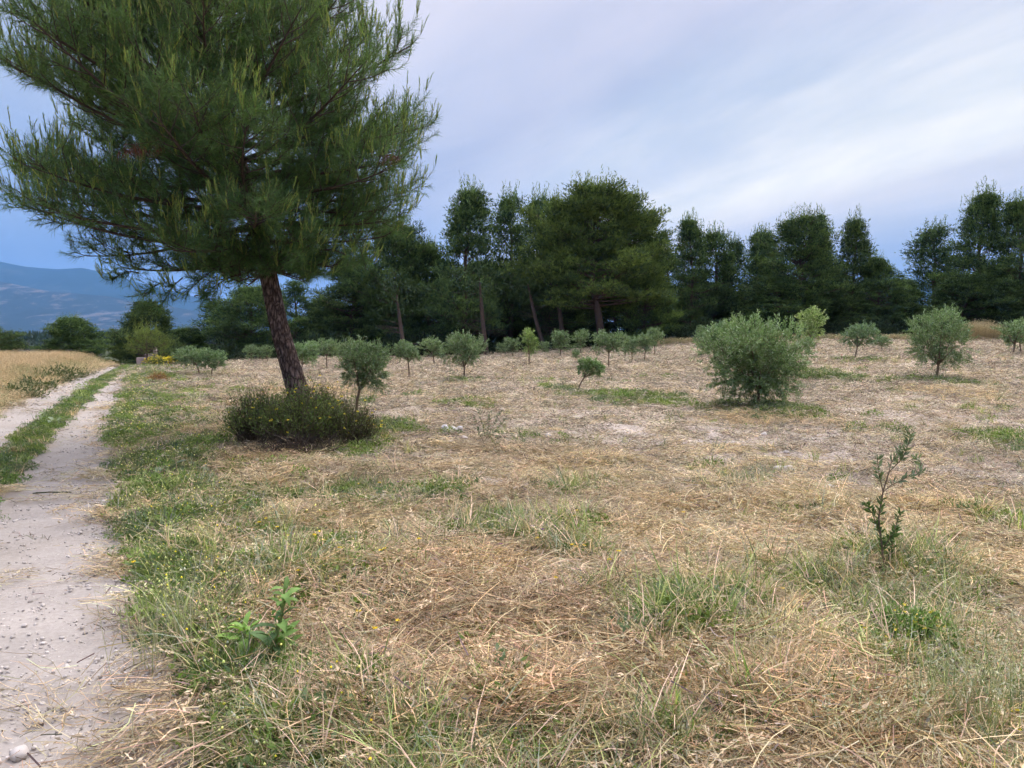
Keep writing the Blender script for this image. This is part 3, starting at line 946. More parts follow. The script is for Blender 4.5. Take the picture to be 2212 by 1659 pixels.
# proto, u, depth, top v, half-width px (of crown), tint, label
PINES = [
    ('skirt', 163, 60, 683, 60, (1.25, 1.3, 1.2), "lone round pine on the plain left of the track end"),
    ('broad2', -35, 62, 700, 60, (1.1, 1.1, 1.1), "pine cut by the left frame edge beyond the dry grass"),
    ('skirt', 330, 58, 648, 62, (1.0, 1.0, 1.0), "dark pine at the track end behind the small bright pine"),
    ('skirt', 283, 66, 700, 40, (1.5, 1.45, 1.3), "low paler pine left of the dark pine at the track end"),
    ('broad2', 400, 64, 705, 48, (1.0, 1.05, 1.05), "low pine between the track end and the spreading pine"),
    ('open2', 470, 66, 645, 58, (1.05, 1.1, 1.1), "pine with level branches reaching left over the blue gap"),
    ('broad2', 545, 62, 612, 80, (1.1, 1.15, 1.1), "wide pine left of the leaning trunk in the foreground"),
    ('open2', 640, 70, 600, 48, (1.0, 1.05, 1.05), "pine behind the foreground trunk with sky on its right"),
    ('broad1', 760, 64, 560, 78, (1.0, 1.0, 1.0), "spreading dark pine first right of the sky gap"),
    ('broad2', 848, 62, 478, 76, (.95, 1.0, .95), "tall dark pine rising behind the foreground crown's right edge"),
    ('open1', 1002, 60, 400, 86, (1.15, 1.2, 1.2), "tall pine with see-through crown and spiky flat top"),
    ('skirt', 930, 63, 520, 70, (.9, .95, .9), "dark pine filling in left of the see-through pine"),
    ('broad2', 1040, 66, 560, 70, (.85, .9, .9), "dark low pine under the see-through pine"),
    ('slim1', 1103, 64, 412, 44, (1.05, 1.1, 1.1), "slender pointed pine right of the see-through pine"),
    ('slim1', 1165, 68, 415, 44, (1.05, 1.1, 1.1), "narrow pine left neighbour of the biggest green pine"),
    ('open1', 1192, 63, 430, 56, (1.0, 1.05, 1.0), "pine half hidden behind the biggest pine's left shoulder"),
    ('green', 1285, 56, 398, 128, (1.05, 1.05, 1.0), "biggest pine of the treeline, broad bright green crown"),
    ('green', 1352, 60, 452, 84, (.85, .92, .95), "broad pine behind the right flank of the biggest pine"),
    ('skirt', 1392, 58, 525, 52, (1.35, 1.35, 1.1), "yellowish pine foliage falling to the ground right of the biggest pine"),
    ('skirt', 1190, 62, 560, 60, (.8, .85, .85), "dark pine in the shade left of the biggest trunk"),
    ('open2', 1440, 70, 540, 50, (1.0, 1.05, 1.1), "low dark pine at the dip right of the biggest pine"),
    ('open1', 1492, 66, 468, 52, (1.05, 1.1, 1.1), "airy pointed pine first of the right group"),
    ('slim1', 1537, 68, 492, 46, (1.0, 1.05, 1.1), "narrow airy pine second of the right group"),
    ('slim1', 1583, 72, 512, 34, (.95, 1.0, 1.1), "thin see-through pine with pale sky behind"),
    ('skirt', 1500, 72, 610, 78, (.85, .9, .95), "low dark pine below the airy pointed pines"),
    ('open1', 1638, 66, 497, 58, (1.0, 1.05, 1.05), "pine rising left of the widest right crown"),
    ('broad2', 1722, 62, 462, 78, (1.0, 1.05, 1.0), "widest pine of the right group behind the olive bush"),
    ('slim2', 1765, 66, 468, 42, (1.1, 1.1, 1.0), "pointed pine merging with the widest right pine"),
    ('slim2', 1842, 64, 466, 52, (.98, 1.0, .98), "spire-topped pine right of the widest right pine"),
    ('skirt', 1670, 60, 590, 74, (.9, .95, .9), "low spreading pine left behind the big olive bush"),
    ('broad1', 1893, 62, 555, 52, (1.0, 1.05, 1.0), "pine stepping down towards the gap"),
    ('skirt', 1945, 64, 604, 40, (1.0, 1.05, 1.0), "last low pine before the gap with the blue hill"),
    ('slim1', 2015, 68, 482, 52, (.95, 1.0, 1.1), "see-through pine first right of the gap"),
    ('open1', 2112, 62, 408, 74, (1.05, 1.1, 1.0), "tallest pine right of the gap"),
    ('open1', 2200, 60, 425, 66, (1.0, 1.05, 1.0), "tall pine at the right frame edge"),
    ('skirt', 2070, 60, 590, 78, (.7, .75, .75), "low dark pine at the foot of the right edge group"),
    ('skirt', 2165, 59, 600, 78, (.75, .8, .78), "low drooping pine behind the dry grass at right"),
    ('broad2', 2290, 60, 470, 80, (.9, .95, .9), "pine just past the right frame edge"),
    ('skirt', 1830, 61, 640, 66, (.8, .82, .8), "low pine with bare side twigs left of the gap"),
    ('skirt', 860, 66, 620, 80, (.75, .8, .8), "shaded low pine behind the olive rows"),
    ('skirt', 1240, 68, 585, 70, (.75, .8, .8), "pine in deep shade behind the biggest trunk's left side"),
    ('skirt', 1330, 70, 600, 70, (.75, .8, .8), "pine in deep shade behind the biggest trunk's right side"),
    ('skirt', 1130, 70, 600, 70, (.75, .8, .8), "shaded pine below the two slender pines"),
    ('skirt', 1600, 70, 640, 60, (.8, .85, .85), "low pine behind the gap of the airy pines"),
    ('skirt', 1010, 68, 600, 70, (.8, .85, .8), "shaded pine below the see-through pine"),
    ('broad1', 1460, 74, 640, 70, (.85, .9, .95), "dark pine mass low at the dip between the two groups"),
    ('broad2', 1560, 70, 625, 70, (.9, .95, 1.0), "rounded pine under the thin see-through pine"),
    ('broad1', 1800, 68, 575, 70, (.9, .95, .95), "dark rounded pine between the spire and the widest right pine"),
    ('broad2', 1660, 70, 590, 70, (.9, .95, .95), "dark rounded pine behind the left part of the right group"),
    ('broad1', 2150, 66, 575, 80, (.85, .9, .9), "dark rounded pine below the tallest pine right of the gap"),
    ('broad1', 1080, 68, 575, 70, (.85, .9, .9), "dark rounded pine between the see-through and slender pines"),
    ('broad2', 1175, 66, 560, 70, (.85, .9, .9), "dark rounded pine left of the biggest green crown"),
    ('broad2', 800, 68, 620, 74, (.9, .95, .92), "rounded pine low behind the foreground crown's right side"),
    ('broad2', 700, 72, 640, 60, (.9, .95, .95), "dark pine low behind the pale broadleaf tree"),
]


def place_pine(key, u, y, vtop, hw, tint, label, i):
    wood, crown, limbs = PROTO[key]
    x = (u - 1106) / 1670 * y
    zb = float(h(x, y))
    Ht = CAM_H + (725 - vtop) / 1670 * y - zb
    c = np.empty(len(crown.vertices) * 3, np.float32); crown.vertices.foreach_get("co", c)
    c = c.reshape(-1, 3)
    half = np.percentile(np.abs(c[:, 0]), 97)
    s = hw * (1.12 if key in ('open1', 'open2', 'slim1', 'slim2') else 1.12) / 1670 * y / half
    top = np.percentile(c[:, 2], 99.85)
    e = empty("pine_tree", (x, y, zb), 0)
    e.scale = (s, s, Ht / top)
    tag(e, label, "pine tree", "pines of the treeline")
    t = bpy.data.objects.new("trunk", wood); COL.objects.link(t); t.parent = e
    k = bpy.data.objects.new("crown", crown); COL.objects.link(k); k.parent = e
    g = bpy.data.objects.new("branches", limbs); COL.objects.link(g); g.parent = e; g["kind"] = "stuff"
    k["kind"] = "stuff"
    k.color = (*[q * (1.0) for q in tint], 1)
    rz = random.Random(i * 7 + 3).uniform(0, 6.28) if key != 'green' else 0
    t.rotation_euler = k.rotation_euler = g.rotation_euler = (0, 0, rz)
    return e


for i, a in enumerate(PINES):
    place_pine(*a, i)


# leaning bare trunks in front of the shade
def bare_trunk(u0, v0, u1, v1, y, r, label):
    a, b = P(u0, v0, y), P(u1, v1, y)
    a[2] = float(h(a[0], a[1])) - .1
    m = (a + b) / 2 + np.array([(b[0] - a[0]) * .15, 0, 0])
    t = np.linspace(0, 1, 7)
    pts = np.array([(1 - q) ** 2 * a + 2 * q * (1 - q) * m + q * q * b for q in t])
    top = b + (b - m) * .9
    pts = np.vstack([pts, top])
    A = Acc()
    A.add(*tube(pts - a, np.append(np.linspace(r, r * .75, 7), r * .3), 7))
    B = Acc()
    rng = np.random.default_rng(int(u0))
    for k in range(7):
        q = rng.uniform(.35, 1)
        p0 = (1 - q) ** 2 * a + 2 * q * (1 - q) * m + q * q * b - a
        d = unit(np.array([rng.choice([-1, 1]) * 1.0, rng.uniform(-.4, .3), rng.uniform(-.1, .35)]))
        L = rng.uniform(.8, 2.2)
        B.add(*tube([p0, p0 + d * L * .5 + [0, 0, .08], p0 + d * L], [.03, .018, .007], 3))
    n = 260
    C = top - a + rng.normal(size=(n, 3)) * np.array([.9, .7, .7])
    Dn = unit(rng.normal(size=(n, 3)) * .6 + [0, 0, .6])
    K = Acc(); V, F = needles(C, Dn, np.full(n, .4), np.full(n, .09), rng); K.add(V, F, np.array([.04, .065, .03]))
    e = empty("pine_tree", a)
    tag(e, label, "pine tree", "pines of the treeline")
    A.obj("trunk", M_BARKFAR2, e); B.obj("branches", M_BARKFAR2, e)["kind"] = "stuff"; K.obj("crown", M_FARPINE, e)["kind"] = "stuff"


M_BARKFAR2 = plain_mat("bare_trunk_bark", (.065, .048, .042), .95, .4, 5)  # bark of the bare trunks, darker than the other forest bark
bare_trunk(1180, 742, 1150, 660, 55.5, .16, "pine with thin pale trunk leaning left under the biggest crown")
bare_trunk(1222, 742, 1208, 665, 56, .19, "pine with dark crooked trunk between the two reddish trunks")
bare_trunk(1052, 752, 1040, 660, 54, .17, "pine with straight dark trunk behind the olive row")
bare_trunk(878, 760, 862, 680, 52, .15, "pine with leaning dark trunk left of the see-through pine")


# ------------------------------------------------------------------ hero pine
def hero_pine():
    rng = np.random.default_rng(42)
    Y0 = 11.8
    base = P(668, 955, Y0); base[2] = float(h(base[0], base[1])) - .05
    knots = [(668, 955), (655, 875), (628, 785), (605, 700), (590, 620), (575, 540), (548, 420), (505, 290), (468, 123), (450, -40), (440, -170), (436, -240)]
    pts = np.array([P(u, v, Y0) for u, v in knots]); pts[0][2] = base[2] - .1
    pts[:, 1] += np.linspace(0, -.35, len(pts))
    root = empty("pine_tree", base)
    tag(root, "large foreground pine with leaning reddish trunk and round needle crown", "pine tree")
    zt = pts[:, 2]
    at = lambda z: np.array([np.interp(z, zt, pts[:, k]) for k in range(3)]) - base
    # trunk with plated bark relief
    n, sd = 240, 44
    zz = np.linspace(zt[0], zt[-1], n)
    ax = np.array([at(z) for z in zz])
    # smooth the axis
    k = np.ones(21) / 21
    for c in range(2):
        pad = np.pad(ax[:, c], 10, mode='reflect', reflect_type='odd')
        ax[:, c] = np.convolve(pad, k, 'valid')
    hrel = zz - base[2]
    rad = np.interp(hrel, [-.2, 0, .3, 1, 2, 3, 4.5, 6, 7.5, 9], [.24, .215, .185, .155, .130, .122, .10, .075, .045, .02])
    an = np.arange(sd) / sd * 2 * np.pi
    AN, ZZ = np.meshgrid(an, hrel)
    relief = np.zeros_like(AN)
    cx, cy = np.cos(AN), np.sin(AN)
    for (fa, fz, amp, seed) in ((3.0, 3.2, .55, 1), (6.5, 7, .35, 2), (13, 15, .2, 3)):
        relief += amp * (1 - 2.2 * np.abs(vnoise(cx * fa + 20, cy * fa + ZZ * fz, seed) - .5))
    r = rad[:, None] * (1 + .19 * (relief - .5))
    V = ax[:, None] + np.stack([r * cx, r * cy, np.zeros_like(r)], -1)
    i = np.arange(n - 1)[:, None] * sd; j = np.arange(sd)[None]
    F = np.stack([i + j, i + (j + 1) % sd, i + sd + (j + 1) % sd, i + sd + j], -1).reshape(-1, 4)
    T = Acc(); T.add(V.reshape(-1, 3), F)
    T.obj("trunk", M_BARK, root, smooth=True)
    # limbs
    top = zt[-1]
    S0, S1, S2, OUT = [], [], [], []     # shoots (quadratic)
    sec0, sec1, sec2, secr = [], [], [], []
    z = base[2] + 2.62
    az = 1.0
    wi = 0
    up = np.array([0, 0, 1.0])
    zc0 = z
    CZ, CX = 4.4 - base[2], P(482, 330, Y0)[0] - base[0]

    def env(zz):
        zz = np.asarray(zz, float)
        lo = np.sqrt(np.clip(1 - np.clip((CZ - zz) / 2.05, 0, 1) ** 2.6, 0, 1))
        hi = np.sqrt(np.clip(1 - np.clip((zz - CZ) / 3.3, 0, 1) ** 1.9, 0, 1))
        return 3.22 * np.where(zz < CZ, lo, hi)

    def outside(p):
        p = np.atleast_2d(p)
        return np.hypot(p[:, 0] - CX, p[:, 1] + .2) / np.maximum(env(p[:, 2]), .05)
    while z < top - .05:
        rel = (z - zc0) / (top - zc0)
        R = np.interp(rel, [0, .07, .2, .38, .55, .72, .86, 1.0], [2.9, 3.3, 3.5, 3.4, 3.0, 2.4, 1.5, .5])
        nper = 6 if rel < .85 else 4
        for q in range(nper):
            az += 2 * math.pi / nper + rng.normal(0, .16)
            Lb = R * rng.uniform(.80, 1.10) / math.cos(math.radians(np.interp(rel, [0, .4, .8, 1], [0, 10, 28, 50])))
            el = math.radians(np.interp(rel, [0, .1, .3, .6, 1], [-9, -2, 12, 34, 62])) + rng.normal(0, .09)
            a = np.array([math.cos(az), math.sin(az), 0])
            p0 = at(z + rng.uniform(-.05, .05))
            s = np.linspace(0, 1, 9)
            sag = -.16 * np.sin(s * np.pi * .8) * (1 - rel) * Lb * .35
            P_ = p0 + a * (Lb * s * math.cos(el))[:, None] + up * (Lb * s * math.sin(el) + Lb * (.07 + .14 * rel) * s ** 2.4 + sag)[:, None]
            side = np.array([-a[1], a[0], 0])
            P_ += side * (np.sin(s * 3 + rng.uniform(0, 6)) * .06 * Lb * s)[:, None]
            lim = rng.uniform(.86, 1.0)
            ok = outside(P_) < lim
            if not ok.all() and ok[0]:
                kcut = np.argmax(~ok)
                f = max((kcut - .5) / 8, .25)
                P_ = np.column_stack([np.interp(np.linspace(0, f, 9), s, P_[:, t]) for t in range(3)])
                Lb *= f
            elif outside(P_[-1:])[0] < .8:
                P_ = P_[0] + (P_ - P_[0]) * 1.15; Lb *= 1.15
            A = Acc(); A.add(*tube(P_, np.linspace(.011 * Lb + .012, .006, 9), 5))
            A.obj("branch", M_BRANCH, root)
            nsec = int(6 + Lb * (5.6 - 2.0 * rel))
            for w in range(nsec):
                sp = .14 + .86 * (w + rng.random() * .7) / nsec
                b = np.array([np.interp(sp, s, P_[:, t]) for t in range(3)])
                sgn = 1 if w % 2 else -1
                yaw = sgn * math.radians(rng.uniform(22, 62)) * (1 if sp < .93 else .3)
                d = a * math.cos(yaw) + side * math.sin(yaw)
                ln = (Lb * .36 * (1.08 - sp) + .28) * rng.uniform(.75, 1.2)
                d = unit(d + up * (rng.uniform(-.12, .42) + rel * .45))
                e1 = b + d * ln * .55
                e2 = b + d * ln * .9 + up * ln * rng.uniform(.15, .42)
                sec0.append(b); sec1.append(e1); sec2.append(e2); secr.append(.009)
                if outside(e2)[0] > 1.04:
                    sec0.pop(); sec1.pop(); sec2.pop(); secr.pop()
                    continue
                ns = 4 + int(ln * 8.5)
                outer = sp
                for m in range(ns):
                    t = np.array([.3 + .7 * (m + .5 * rng.random()) / max(ns - 1, 1)]).clip(0, 1)
                    bb = bez(b, e1, e2, t)[0]; dd = bezd(b, e1, e2, t)[0]
                    ro = unit(np.cross(dd, rng.normal(size=3)))
                    d0 = unit(dd * .85 + ro * .9 + up * (.28 * rel - .08))
                    L_ = rng.uniform(.17, .36) * (1.1 if outer > .6 else .85)
                    q1 = bb + d0 * L_ * .5
                    q2 = bb + d0 * L_ * .85 + up * L_ * (.02 + .3 * rng.random() + .75 * rel)
                    S0.append(bb); S1.append(q1); S2.append(q2); OUT.append((outer, rel))
        z += np.interp(rel, [0, .5, 1], [.22, .29, .30]) * rng.uniform(.85, 1.15)
        wi += 1
    # one hanging spray on each side of the trunk, below the crown
    for (u, v, uu, vv, yy) in [(690, 520, 640, 560, 10.2), (500, 560, 395, 640, 10.6), (395, 600, 350, 660, 10.4), (520, 590, 440, 640, 11.0), (300, 590, 250, 600, 10.8), (760, 500, 790, 575, 10.6), (640, 560, 690, 590, 11.4), (620, 560, 660, 585, 11.9), (560, 575, 500, 600, 11.6),
                              (360, 610, 310, 640, 10.2), (420, 640, 460, 650, 10.8), (700, 540, 760, 560, 10.8)]:
        a0, b0 = P(u, v, yy + .5) - base, P(uu, vv, yy) - base
        mid = (a0 + b0) / 2 + np.array([0, 0, .1])
        sec0.append(a0); sec1.append(mid); sec2.append(b0); secr.append(.012)
        for m in range(16):
            t = np.array([rng.uniform(.25, 1)])
            bb = bez(a0, mid, b0, t)[0]; dd = bezd(a0, mid, b0, t)[0]
            d0 = unit(dd + rng.normal(size=3) * .55)
            L_ = rng.uniform(.15, .3)
            S0.append(bb); S1.append(bb + d0 * L_ * .6); S2.append(bb + d0 * L_ + up * .06); OUT.append((1, 0))
    S0, S1, S2, OUT = map(np.array, (S0, S1, S2, OUT))
    W = Acc()
    W.add(*tubes3(np.array(sec0), np.array(sec1), np.array(sec2), np.array(secr), np.full(len(secr), .004), 3))
    tq = np.tile(np.array([[0, .5, 1.0]]), (len(S0), 1))
    V, F = ribbons(bez(S0[:, None], S1[:, None], S2[:, None], tq), np.array([.010, .008, .004])[None] * np.ones((len(S0), 1)), perp(S2 - S0, rng))
    W.add(V, F)
    W.obj("twigs", M_BRANCH, root)["kind"] = "stuff"
    print("hero shoots", len(S0))
    # needles: long spreading ones on the older wood, short forward ones on the new tips
    A = Acc()
    n = len(S0)
    shade = rng.uniform(.75, 1.25, n)
    hue = rng.random(n)
    old = np.array([.056, .118, .052]); old2 = np.array([.105, .190, .058]); tipc = np.array([.28, .36, .06]); tipc2 = np.array([.46, .50, .12])
    K = 30
    t = np.tile(np.linspace(.02, .86, K)[None], (n, 1)) + rng.uniform(-.01, .01, (n, K))
    B = bez(S0[:, None], S1[:, None], S2[:, None], t); D = bezd(S0[:, None], S1[:, None], S2[:, None], t)
    ang = np.radians(rng.uniform(24, 68, (n, K)))
    ro = perp(D, rng)
    Dn = unit(D * np.cos(ang)[..., None] + ro * np.sin(ang)[..., None] + np.array([0, 0, -.08]))
    Ln = rng.uniform(.09, .16, (n, K))
    young = np.clip(OUT[:, 0] * .6 + OUT[:, 1] * .9 - .35, 0, 1)[:, None] * rng.random((n, 1))
    c = (old * (1 - hue[:, None]) + old2 * hue[:, None]) * shade[:, None] * (1 - young * .8) + np.array([.18, .26, .06]) * young * .8
    col = np.repeat(c, K, 0)
    V, F = needles(B.reshape(-1, 3), Dn.reshape(-1, 3), Ln.ravel(), np.full(n * K, .0062), rng)
    A.add(V, F, repc(col, 3))
    # new upright tips
    prob = .30 + .35 * OUT[:, 0] + .25 * OUT[:, 1]
    m = rng.random(n) < prob * (.45 + .45 * OUT[:, 1])
    m &= OUT[:, 0] > .35
    idx = np.nonzero(m)[0]
    T0 = S2[idx]; Td = bezd(S0[idx], S1[idx], S2[idx], np.full(len(idx), .97))
    reps = rng.integers(1, 5, len(idx))
    T0 = np.repeat(T0, reps, 0); Td = np.repeat(Td, reps, 0); sid = np.repeat(idx, reps)
    Td = unit(Td * .45 + up * .85 + rng.normal(size=Td.shape) * .18)
    TL = rng.uniform(.12, .30, len(T0)) * (.85 + .5 * OUT[sid, 1])
    T2 = T0 + Td * TL[:, None]; T1 = (T0 + T2) / 2 + rng.normal(size=T0.shape) * .006
    W2 = Acc(); W2.add(*tubes3(T0, T1, T2, np.full(len(T0), .0042), np.full(len(T0), .0025), 1), np.array([.16, .14, .06]))
    K2 = 18
    t = np.tile(np.linspace(.05, 1, K2)[None], (len(T0), 1))
    B = bez(T0[:, None], T1[:, None], T2[:, None], t); D = np.repeat(Td[:, None], K2, 1)
    ang = np.radians(rng.uniform(9, 26, (len(T0), K2)))
    ro = perp(D, rng)
    Dn = unit(D * np.cos(ang)[..., None] + ro * np.sin(ang)[..., None])
    Ln = rng.uniform(.035, .065, (len(T0), K2))
    bright = (rng.random(len(T0)) ** 1.6)[:, None]
    c = (old2 * 1.5 * (1 - bright) + (tipc * .5 + tipc2 * .5) * bright)
    V, F = needles(B.reshape(-1, 3), Dn.reshape(-1, 3), Ln.ravel(), np.full(len(T0) * K2, .0085), rng)
    A.add(V, F, repc(np.repeat(c, K2, 0), 3))
    A.v += W2.v; A.c += W2.c; A.f4 += [f + A.n for f in W2.f4]; A.n += W2.n
    cr = A.obj("crown", M_NEEDLE, root)
    cr["kind"] = "stuff"; cr["label"] = "rounded crown of long needles with yellow green upright tips"
    # browned needle bunches
    for (u, v, y, wd, ht, lab) in [(292, 332, 9.3, .20, .17, "rust red dead needles hanging from a twig"), (342, 325, 9.6, .08, .13, "small rust red dead needle bunch"), (845, 348, 10.4, .13, .18, "orange brown dead needles near the right edge")]:
        c0 = P(u, v, y) - base
        q = 260 if wd > .1 else 90
        q = int(q * .6)
        bx = rng.normal(0, wd * .45, q)
        B = c0 + np.column_stack([bx, rng.normal(0, .03, q), rng.normal(ht * .4, .025, q) - np.abs(bx) * .25])
        D = unit(np.column_stack([rng.normal(0, .3, q) + bx * 2, rng.normal(0, .3, q), -np.ones(q)]))
        Z = Acc(); V, F = needles(B, D, rng.uniform(.3, 1, q) * ht, np.full(q, .005), rng)
        Z.add(V, F, repc(np.array([.17, .065, .042])[None] * rng.uniform(.6, 1.3, (q, 1)), 3))
        Z.add(*tubes3(B[:1] - [wd, 0, 0], B[:1], B[:1] + [wd, 0, .05], [.006], [.004], 3), (.12, .08, .06))
        o = Z.obj("dead_needles", M_NEEDLE, root); o["kind"] = "stuff"; o["label"] = lab
    return base


HERO_BASE = hero_pine()


# ------------------------------------------------------------------ olives
def olive_acc(seed, H, W, bottom, stem, n_lobes=6, twigs=400, per=16, leaf=(.065, .017), single_trunk=True, shape=None, tall_shoots=10, vase=False):
    """stem: list of (x,z) offsets of the trunk up to the crown; returns wood, crown"""
    rng = np.random.default_rng(seed)
    wood, crown = Acc(), Acc()
    st = np.array([(a, 0, b) for a, b in stem], float)
    t = np.linspace(0, 1, 8)
    ki = np.linspace(0, 1, len(st))
    pts = np.column_stack([np.interp(t, ki, st[:, k]) for k in range(3)])
    pts[:, 1] += np.sin(t * 4 + seed) * .02
    r = .026 * H ** .5 * .9
    wood.add(*tube(pts, np.linspace(r * 1.25, r * .8, 8), 7))
    cx = shape[0] if shape else st[-1][0]
    cz = (bottom + H) / 2
    lobes = []
    for k in range(n_lobes):
        a = k * 2.4 + rng.uniform(0, 1)
        f = rng.uniform(.3, .74)
        zz = bottom + (H - bottom) * (.22 + .56 * (k + .5) / n_lobes)
        hz = (zz - bottom) / (H - bottom)
        wz = math.sin(np.clip(hz, .12, .92) * math.pi) ** .6 if not vase else .42 + .62 * min(hz / .6, 1)
        c = np.array([cx + math.cos(a) * W / 2 * f * wz, math.sin(a) * W / 2 * f * wz, zz])
        R = np.array([W * .22, W * .22, (H - bottom) * .20]) * rng.uniform(.75, 1.2)
        lobes.append((c, R))
        m = (pts[-1] + c) / 2 + np.array([0, 0, -.05])
        q = np.linspace(0, 1, 5)[:, None]
        wood.add(*tube((1 - q) ** 2 * pts[-2] + 2 * q * (1 - q) * m + q * q * c, np.linspace(r * .55, r * .2, 5), 4))
    li = rng.integers(0, n_lobes, twigs)
    C = np.array([l[0] for l in lobes])[li]; RR = np.array([l[1] for l in lobes])[li]
    q = unit(rng.normal(size=(twigs, 3)))
    rad = rng.uniform(.2, 1.0, (twigs, 1)) ** .6
    B = C + q * RR * rad
    B[:, 2] = np.maximum(B[:, 2], bottom * .9)
    D = unit(q * .9 + np.array([0, 0, .65]) + rng.normal(size=(twigs, 3)) * .3)
    Lt = rng.uniform(.13, .34, twigs) * H / 2
    if tall_shoots:
        k = rng.choice(twigs, tall_shoots, replace=False)
        top = B[:, 2] > np.percentile(B[:, 2], 60)
        k = np.nonzero(top)[0][:tall_shoots]
        D[k] = unit(np.array([0, 0, 1.0]) + rng.normal(size=(len(k), 3)) * .15)
        Lt[k] = rng.uniform(.2, .36, len(k)) * H / 2
    E = B + D * Lt[:, None]
    low = (B[:, 2] - bottom) / (H - bottom) < .35
    E[low, 2] -= Lt[low] * .7
    Mid = (B + E) / 2 + rng.normal(size=B.shape) * .015
    wood.add(*tubes3(B, Mid, E, np.full(twigs, .004), np.full(twigs, .0018), 1))
    tt = np.tile((np.arange(per) // 2 * 2 / per * .95 + .05)[None], (twigs, 1))
    LB = bez(B[:, None], Mid[:, None], E[:, None], tt); LD = bezd(B[:, None], Mid[:, None], E[:, None], tt)
    pr = perp(LD[:, ::2], rng)
    ro = np.empty_like(LD); ro[:, ::2] = pr; ro[:, 1::2] = -pr
    DD = unit(LD * .75 + ro * .8 + rng.normal(size=LD.shape) * .15)
    N = twigs * per
    Ln = rng.uniform(.7, 1.15, N) * leaf[0]
    tone = rng.uniform(0, 1, (twigs, 1)) * .6 + rng.uniform(0, 1, (twigs, per)) * .4
    under = rng.random((twigs, per)) < .16
    c = np.where(under[..., None], np.array([.30, .37, .26]), np.array([.055, .10, .042]) * (1 - tone[..., None]) + np.array([.25, .36, .155]) * tone[..., None])
    hr = ((E[:, 2] - bottom) / (H - bottom)).clip(0, 1)
    c = c * (1 + .2 * (hr[:, None, None] ** 3)) 
    V, F = leaves(LB.reshape(-1, 3), DD.reshape(-1, 3), Ln, Ln * leaf[1] / leaf[0], rng)
    crown.add(V, F, repc(c.reshape(-1, 3), 4))
    return wood, crown


def olive_at(u, v, vtop, cw, vbot, label, seed, lean=0, cu=None, twigs=400, per=16, leaf=(.065, .017), lobes=6, tint=(1, 1, 1), cat="olive tree", name="olive_tree", group="young olive trees in the field", shoots=10, vase=False):
    p = G(u, v)
    y = p[1]
    H = (v - vtop) / 1670 * y
    W = cw / 1670 * y
    bot = max((v - vbot) / 1670 * y, .05)
    cx = ((cu if cu is not None else u) - u) / 1670 * y
    stem = [(0, -.08), (lean * .25 + cx * .2, bot * .5), (cx * .7, max(bot * 1.15, H * .25))]
    w, c = olive_acc(seed, H, W, bot, stem, lobes, twigs, per, leaf, shape=(cx,), tall_shoots=shoots, vase=vase)
    e = empty(name, p)
    tag(e, label, cat, group)
    w, b = split_wood(w, 0)
    w.obj("trunk", M_OLBARK, e)
    b.obj("branches", M_OLBARK, e)["kind"] = "stuff"
    k = c.obj("crown", M_OLIVE, e)
    k["kind"] = "stuff"
    k.color = (*tint, 1)
    return e


olive_at(1640, 884, 690, 222, 872, "largest olive, a wide dense bush down to the ground", 101, cu=1636, twigs=1500, per=20, leaf=(.075, .022), lobes=13, shoots=30, vase=True, tint=(1.08, 1.1, 1.0))
olive_at(768, 902, 738, 98, 845, "young olive on a thin bare stem right of the leaning pine trunk", 102, cu=785, twigs=640, per=18, leaf=(.060, .015), lobes=7)
olive_at(2022, 820, 660, 132, 798, "egg-shaped olive near the right edge, pointed top", 103, cu=2028, twigs=900, per=18, leaf=(.075, .022), lobes=9, tint=(1.05, 1.08, 1))
olive_at(1846, 778, 697, 86, 748, "olive leaning right on a slanted bare trunk", 104, cu=1856, twigs=420, per=16, leaf=(.085, .026), lobes=6, tint=(.95, 1.0, 1.05))
olive_at(1247, 846, 772, 62, 812, "small stooping olive with all its leaves to the right", 105, cu=1274, twigs=240, per=16, leaf=(.065, .019), lobes=5, tint=(.95, 1.0, .85), shoots=2)
olive_at(1003, 822, 716, 98, 790, "bushy olive with a tall left shoot mid field", 106, cu=1003, twigs=560, per=16, leaf=(.075, .022), lobes=8)
olive_at(884, 816, 740, 62, 778, "olive with forked round crown left of the bushy one", 107, cu=880, twigs=330, per=16, leaf=(.08, .023), lobes=5)
olive_at(706, 800, 735, 66, 770, "olive just right of the leaning pine trunk", 108, cu=706, twigs=330, per=16, leaf=(.08, .024), lobes=6)
olive_at(652, 812, 742, 60, 790, "olive half hidden behind the leaning pine trunk", 109, cu=655, twigs=330, per=16, leaf=(.08, .024), lobes=6, tint=(1.1, 1.15, 1.1))
olive_at(432, 812, 752, 88, 790, "left of two touching olives near the track end", 110, cu=420, twigs=420, per=16, leaf=(.08, .025), lobes=7)
olive_at(457, 814, 754, 64, 796, "right of two touching olives near the track end", 111, cu=460, twigs=300, per=16, leaf=(.08, .025), lobes=5, tint=(.9, .95, .9))
olive_at(1143, 794, 712, 36, 768, "narrow yellowish olive with straight bare stem", 112, twigs=220, per=14, leaf=(.085, .026), lobes=5, tint=(1.25, 1.25, .8))
olive_at(1315, 797, 716, 76, 760, "olive with side branches spreading over a double stem", 113, twigs=380, per=14, leaf=(.085, .026), lobes=7)
olive_at(1543, 772, 690, 76, 762, "grey olive left behind the largest olive", 114, twigs=420, per=16, leaf=(.09, .028), lobes=6, tint=(1.0, 1.05, 1.1))
olive_at(1750, 745, 662, 62, 735, "pale yellowish broadleaf sapling against the dark pines", 115, twigs=300, per=16, leaf=(.10, .055), lobes=8, tint=(1.75, 1.6, 1.25), cat="sapling", name="sapling", group=None, shoots=3)
